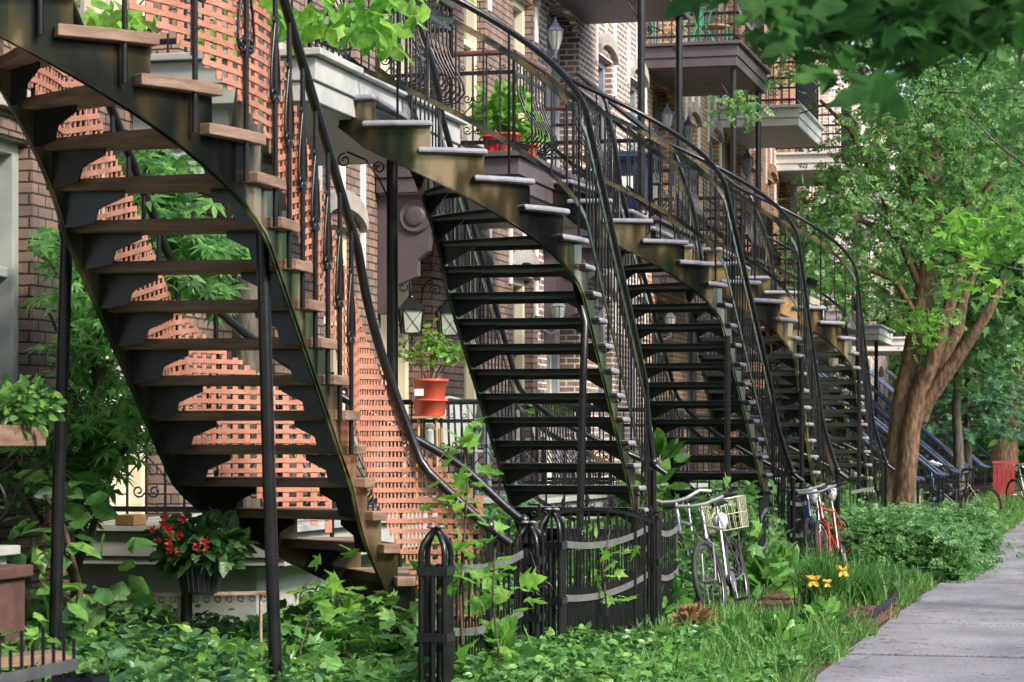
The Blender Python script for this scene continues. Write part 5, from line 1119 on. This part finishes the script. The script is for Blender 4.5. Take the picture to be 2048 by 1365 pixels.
# trunk rising behind the lattice stair, its lowest sprays hang in at the top
root = thing('yard_tree', tuple(at(500, 1340, 15.6)), 'grey barked tree trunk rising behind the lattice stair up past the balcony', 'tree')
P = [at(x, y, d) for x, y, d in ((505, 1350, 15.9), (508, 1150, 15.9), (495, 900, 15.8), (497, 650, 15.7), (488, 420, 15.6), (490, 280, 15.5), (512, 120, 15.4), (535, 0, 15.3), (560, -180, 15.2), (620, -500, 15))]
mb = MB(); mb.tube(P, [.15, .115, .115, .105, .10, .10, .1, .1, .09, .07], 14)
tips = []
for (x, y, x2, y2, d2) in ((560, -180, 780, -60, 14.2), (620, -500, 400, -300, 14), (560, -180, 250, -70, 13.5)):
    a, b_ = at(x, y, 15.1), at(x2, y2, d2); mb.tube([a, (a+b_)/2+Z3*.15, b_], [.04, .025, .012], 6)
mb.build('trunk', M['bark_g'], root)
C = []
for (x, y, rx, ry, n, d) in ((680, 15, 130, 20, 60, 14.0), (740, 55, 80, 22, 34, 14.0), (620, 30, 60, 20, 18, 14), (770, 80, 20, 24, 6, 14), (230, 15, 80, 18, 18, 12.6), (270, 45, 40, 14, 8, 12.6), (190, 20, 20, 20, 5, 12.6), (700, -60, 220, 40, 90, 14), (400, -120, 260, 60, 90, 13.6), (430, 60, 30, 30, 8, 15.9), (560, 30, 30, 40, 10, 16.2)):
    for i in range(n): C.append(tuple(at(x+random.gauss(0, rx*.6), y+random.gauss(0, ry*.6), d+random.gauss(0, .25))))
C = np.array(C); D = rng.normal(size=(len(C), 3))*.7; D[:, 2] = -.8
leafmesh('crown', G['bright'], C, .11+.07*rng.random(len(C)), 'oval', .3, D, parent=root)
# ---- the big tree with several stems
def pxtube(mb, pts, d, rs, n=12): mb.tube([at(x, y, d+(p[2] if len(p) > 2 else 0)) for p in pts for x, y in [p[:2]]], rs, n)
TD = 37.0
root = thing('big_street_tree', tuple(at(1785, 1080, TD)), 'big multi stemmed tree with warm brown bark left of the black bicycle', 'tree', 'trees along the yards')
mb = MB()
pxtube(mb, [(1778, 1085), (1782, 1010), (1790, 930), (1800, 850), (1808, 780), (1822, 720), (1835, 640), (1850, 580), (1862, 500), (1875, 380, .5), (1870, 260, .8), (1885, 120, 1)], TD, [.27, .22, .175, .16, .15, .14, .13, .15, .12, .09, .06, .03])
pxtube(mb, [(1800, 1085, -.2), (1812, 960, -.2), (1822, 860, -.2), (1836, 790, -.2), (1862, 730, -.3), (1888, 650, -.4), (1905, 590, -.4), (1935, 480, -.5), (1930, 330, -.6), (1950, 200, -.7)], TD, [.16, .15, .14, .13, .115, .105, .09, .09, .06, .03])
pxtube(mb, [(1835, 840, .1), (1860, 770, .1), (1890, 700, .2), (1915, 660, .2), (1925, 600, .3), (1960, 520, .3)], TD, [.16, .14, .12, .1, .08, .05])
pxtube(mb, [(1825, 850, -.1), (1862, 790, -.2), (1905, 730, -.3), (1940, 680, -.4), (1972, 632, -.5), (2010, 560, -.5)], TD, [.12, .12, .105, .09, .08, .055])
for L_ in ([(1850, 600), (1800, 480), (1760, 380), (1700, 260), (1640, 200)], [(1862, 500), (1830, 400), (1800, 250), (1740, 130)], [(1875, 380), (1800, 290), (1760, 210), (1700, 100)], [(1835, 640), (1790, 560), (1740, 540), (1660, 560)], [(1800, 480), (1720, 440), (1650, 460)], [(1905, 590), (1960, 400), (2030, 300)], [(1835, 560), (1816, 490), (1812, 400)], [(1760, 380), (1680, 350), (1630, 370)]):
    k = random.uniform(-.6, .6); pxtube(mb, [(x, y, k*i*.4) for i, (x, y) in enumerate(L_)], TD, [.06*(1-.7*i/len(L_)) for i in range(len(L_))], 7)
mb.build('trunk', M['bark'], root)
def inpoly(x, y, P):
    r = False; j = len(P)-1
    for i in range(len(P)):
        if (P[i][1] > y) != (P[j][1] > y) and x < (P[j][0]-P[i][0])*(y-P[i][1])/(P[j][1]-P[i][1])+P[i][0]: r = not r
        j = i
    return r
def crown(poly, n, d, dd, rad, per, size, tm, mat, parent, name='crown', up=.35, droop=-.3, tw=True, twr=.012):
    xs = [p[0] for p in poly]; ys = [p[1] for p in poly]; C = []
    while len(C) < n:
        x, y = random.uniform(min(xs), max(xs)), random.uniform(min(ys), max(ys))
        if inpoly(x, y, poly): C.append(tuple(at(x, y, d+random.gauss(0, dd))))
    P = clumps(C, rad, per*n); P[:, 2] = np.maximum(P[:, 2], .3); D = rng.normal(size=(len(P), 3)); D[:, 2] = D[:, 2]*.4+droop
    o = leafmesh(name, mat, P, size[0]+(size[1]-size[0])*rng.random(len(P)), tm, up, D, parent=parent)
    if tw:
        for c in C[::2]:
            c = Vector(c); e = c+Vector((random.gauss(0, rad*2), random.gauss(0, rad*2), -abs(random.gauss(0, rad)))); mb = MB(); mb.tube([c, (c+e)/2+Z3*.05, e], [twr*.5, twr*.8, twr], 4); mb.build('twig', M['twig'], parent)
    return o
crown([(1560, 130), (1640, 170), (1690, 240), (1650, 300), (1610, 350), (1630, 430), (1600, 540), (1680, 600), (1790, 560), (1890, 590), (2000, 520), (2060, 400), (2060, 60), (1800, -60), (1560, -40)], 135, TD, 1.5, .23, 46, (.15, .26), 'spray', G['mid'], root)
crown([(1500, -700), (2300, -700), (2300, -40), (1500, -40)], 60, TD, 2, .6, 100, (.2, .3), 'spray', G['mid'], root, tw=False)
crown([(1700, 590), (1790, 620), (1880, 640), (1900, 690), (1850, 700), (1800, 640)], 7, TD-.6, .3, .14, 22, (.12, .2), 'spray', G['bright'], root)
crown([(1440, 215), (1490, 240), (1500, 200), (1450, 195)], 4, 32, .2, .1, 14, (.14, .2), 'spray', G['mid'], root)
# shaded maples behind, to the right
root = thing('shaded_maple_tree', tuple(at(2120, 1000, 48)), 'dark leaved maple crown filling the right edge behind the big tree', 'tree', 'trees along the yards')
mb = MB(); pxtube(mb, [(2120, 1000), (2110, 700), (2080, 400), (2050, 200)], 48, [.25, .22, .15, .06]); pxtube(mb, [(2110, 600), (2000, 420), (1930, 330)], 48, [.1, .07, .04], 7); mb.build('trunk', M['bark_g'], root)
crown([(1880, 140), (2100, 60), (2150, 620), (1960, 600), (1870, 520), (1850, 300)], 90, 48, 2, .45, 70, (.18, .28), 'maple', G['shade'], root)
root = thing('leaning_tree', tuple(at(2010, 925, 62)), 'leaning brown trunk at the right edge above the red fence', 'tree', 'trees along the yards')
mb = MB(); pxtube(mb, [(2006, 940), (2012, 880), (2025, 800), (2045, 740), (2080, 640), (2120, 500)], 62, [.36, .3, .28, .25, .18, .1]); mb.build('trunk', M['bark'], root)
crown([(1950, 560), (2150, 480), (2200, 780), (2070, 800), (1990, 820), (1940, 700)], 60, 64, 2.5, .6, 80, (.2, .34), 'oval', G['far'], root)
root = thing('thin_tree', tuple(at(1916, 975, 52)), 'thin pale trunk standing before the far straight stairs', 'tree', 'trees along the yards')
mb = MB(); pxtube(mb, [(1920, 985), (1917, 900), (1912, 820), (1916, 740), (1910, 650)], 52, [.12, .11, .09, .08, .05]); mb.build('trunk', M['bark_g'], root)
mb = MB()
crown([(1860, 560), (2000, 560), (2010, 700), (1900, 720)], 26, 52, 1, .4, 70, (.15, .25), 'oval', G['mid'], root)
root = thing('spruce_tree', tuple(at(1935, 960, 55)), 'blue green spruce with drooping boughs right of the big trunk', 'tree', 'trees along the yards')
c0 = at(1935, 960, 55); mb = MB(); mb.tube([(c0.x, c0.y, 0), (c0.x, c0.y, 5.2)], [.12, .02], 8); mb.build('trunk', M['bark_g'], root)
P = []; D = []; mb = MB()
for i in range(80):
    z = 1.8+3.2*i/80; L_ = (5.3-z)*.55*random.uniform(.7, 1.1); a = i*2.4; u = Vector((math.cos(a), math.sin(a), 0)); s0 = Vector((c0.x, c0.y, z)); e = s0+u*L_+Z3*(-.18*L_); mb.tube([s0, s0+u*L_*.5, e], [.02, .012, .004], 4)
    for k in range(60): t = random.uniform(.2, 1); q = s0+(e-s0)*t+Vector((random.gauss(0, .05), random.gauss(0, .05), random.gauss(-.06, .05))); P.append(tuple(q)); D.append((u.x+random.gauss(0, .5), u.y+random.gauss(0, .5), -.35))
mb.build('boughs', M['twig'], root); leafmesh('crown', G['conifer'], np.array(P), .18, 'spray', .5, np.array(D), parent=root)
# street maples whose trunks stand outside the frame; their branches reach in
root = thing('overhanging_maple', (2.1, 7.2, 0), 'large dark maple leaves hanging into the top right corner', 'tree', 'street maples reaching in from the right')
mb = MB(); mb.tube([(2.1, 7.2, -.1), (2.0, 7.1, 2), (1.6, 7.0, 3.6), (1.0, 6.9, 4.4)], [.2, .17, .12, .06], 12)
for P in (((1.0, 6.9, 4.4), (1960, -60), (1880, 40), (1800, 75)), ((1.0, 6.9, 4.4), (1800, -60), (1700, 20), (1600, 60)), ((1.6, 7.0, 3.6), (2060, -20), (2000, 40), (1960, 80))):
    mb.tube([P[0]]+[at(x, y, 6.4) for x, y in P[1:]], [.03, .012, .006, .003], 6)
mb.build('trunk', M['bark_g'], root)
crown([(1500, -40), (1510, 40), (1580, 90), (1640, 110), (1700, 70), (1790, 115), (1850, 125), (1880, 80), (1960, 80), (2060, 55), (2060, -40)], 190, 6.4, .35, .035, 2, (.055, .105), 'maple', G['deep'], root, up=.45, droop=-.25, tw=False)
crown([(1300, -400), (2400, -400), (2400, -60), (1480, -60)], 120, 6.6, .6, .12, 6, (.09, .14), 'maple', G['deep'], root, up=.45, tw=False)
root = thing('overhanging_maple', (1.7, 21.0, 0), 'light green maple branch reaching in at the right edge, mid height', 'tree', 'street maples reaching in from the right')
mb = MB(); mb.tube([(1.7, 21, -.1), (1.6, 21, 2.2), (1.3, 21.2, 4.2), (1.2, 21.3, 6)], [.2, .17, .13, .08], 12)
A = [at(x, y, 21.5) for x, y in ((2120, 480), (2048, 330), (1985, 280), (1920, 210))]; mb.tube([(1.4, 21.1, 3.4)]+A, [.05, .03, .016, .01, .005], 6)
B = [at(x, y, 21.5) for x, y in ((2150, 560), (2040, 540), (1950, 520), (1890, 530))]; mb.tube([(1.5, 21.1, 2.9)]+B, [.05, .02, .012, .007, .004], 6)
mb.build('trunk', M['bark_g'], root)
crown([(1880, 430), (1980, 410), (2060, 430), (2070, 600), (1990, 610), (1960, 570), (1880, 520)], 34, 21.5, .3, .09, 7, (.09, .16), 'maple', G['bright'], root, up=.6, tw=False)
crown([(1900, -300), (2500, -300), (2500, 300), (2080, 300)], 60, 22, 1, .3, 30, (.12, .17), 'maple', G['mid'], root, tw=False)
# far foliage closing the street
n = 60000
X = rng.uniform(-9, 14, n); Y = rng.uniform(84, 104, n); Zt = 9+5*np.sin(X*.9)*np.sin(Y*.3+X*.2); Zz = rng.random(n)*Zt+.1
leafmesh('distant_trees', G['far'], np.stack([X, Y, Zz], 1), .3+.35*rng.random(n), 'oval', .35, kind='stuff')
for i, (X_, Y_, l) in enumerate(((-4.6, 72, 'far green tree just above the farthest straight stair'), (3.5, 66, 'far bright tree beyond the leaning trunk'), (-1.2, 78, 'far tree at the end of the sidewalk'), (5.5, 80, 'far tree on the street side beyond the right edge'))):
    root = thing('far_tree', (X_, Y_, 0), l, 'tree', 'far trees at the end of the street'); mb = MB(); tips = []; limb(mb, (X_, Y_, -.1), (0, 0, 1), 3.4, .2, 2, tips, .15, 3); mb.build('trunk', M['bark'], root)
    P = clumps([(X_+random.gauss(0, 1.4), Y_+random.gauss(0, 1.4), random.uniform(2.4, 8.5)) for _ in range(60)], .5, 6500); leafmesh('crown', G['far'], P, .22+.2*rng.random(6500), 'oval', .35, parent=root)
# ---- leaves of the potted plants
def leaves_on(root_name, c, r, n, size, tm, mat, parent, up=.5, D=None, name='foliage'):
    P = ball(c, r, n, .1); D_ = (P-np.array(c))*.8+rng.normal(size=(n, 3))*np.array(r)*.6-np.array((0, 0, .03)); leafmesh(name, mat, P, size[0]+(size[1]-size[0])*rng.random(n), tm, up, D_, parent=parent)
pr = [o for o in COL.objects if o.name == 'potted_shrub'][0]; c = shrub_c; mb = MB(); cs = []
for i in range(11):
    e = c+Vector((random.gauss(0, .13)*CT, random.gauss(0, .08), random.uniform(.12, .42))); cs.append(tuple(e)); mb.tube([c-Z3*.06, (c+e)/2+Vector((0, 0, .03)), e], [.006, .004, .003], 4)
for dx, dz in ((-.24, .3), (-.17, .28), (.25, .3), (.2, .24), (.3, .26)):
    e = c+Vector((dx*CT, dx*ST, dz)); cs.append(tuple(e)); mb.tube([c-Z3*.06, (c+e)/2+Vector((0, 0, .02)), e], [.006, .004, .003], 4)
mb.build('stems', M['twig'], pr); P = clumps(cs, .045, 330); leafmesh('foliage', G['bright'], P, .045+.04*rng.random(330), 'oval', .5, parent=pr)
leaves_on('', tuple(cA+Z3*.38), (.24, .24, .22), 220, (.1, .16), 'oval', G['bright'], rA, .4)
leaves_on('', tuple(cC+Z3*.2), (.18, .16, .1), 90, (.06, .1), 'oval', G['bright'], rC, .4)
leaves_on('', tuple(Vector(planter_q)+Z3*.2), (.2, .14, .12), 200, (.04, .09), 'oval', G['bright'], [o for o in COL.objects if o.name == 'hanging_planter'][0])
leaves_on('', tuple(Vector(planter_q)+Z3*.3), (.12, .1, .06), 10, (.03, .04), 'oval', G['magenta'], [o for o in COL.objects if o.name == 'hanging_planter'][0], name='flowers')
leaves_on('', tuple(window_box_q+Vector((.06, 0, .14))), (.16, .3, .12), 420, (.04, .08), 'oval', G['cover'], wb)
q = Vector(cF)+Z3*.22
leaves_on('', tuple(q-Z3*.02), (.24, .2, .16), 520, (.06, .12), 'oval', G['dark'], fp)
for i, (x, y) in enumerate(((308, 1060), (330, 1035), (368, 1037), (341, 1060), (362, 1070), (317, 1081), (342, 1102), (360, 1103), (396, 1093), (412, 1082), (415, 1095), (340, 1085), (330, 1050))):
    f_ = at(x, y, 13.35+.05*math.sin(i*2)); D = np.array([(math.cos(a*1.2566)*.8, -.6+math.sin(a*1.2566)*.3, math.sin(a*1.2566)*.8) for a in range(5)])
    leafmesh('flower', M['redflower'], np.tile(np.array(f_), (10, 1))+rng.normal(size=(10, 3))*.004, .032, 'oval', .2, np.concatenate([D, D[:, [0, 1, 2]]*np.array((-.8, 1.4, -.7))]), parent=fp)
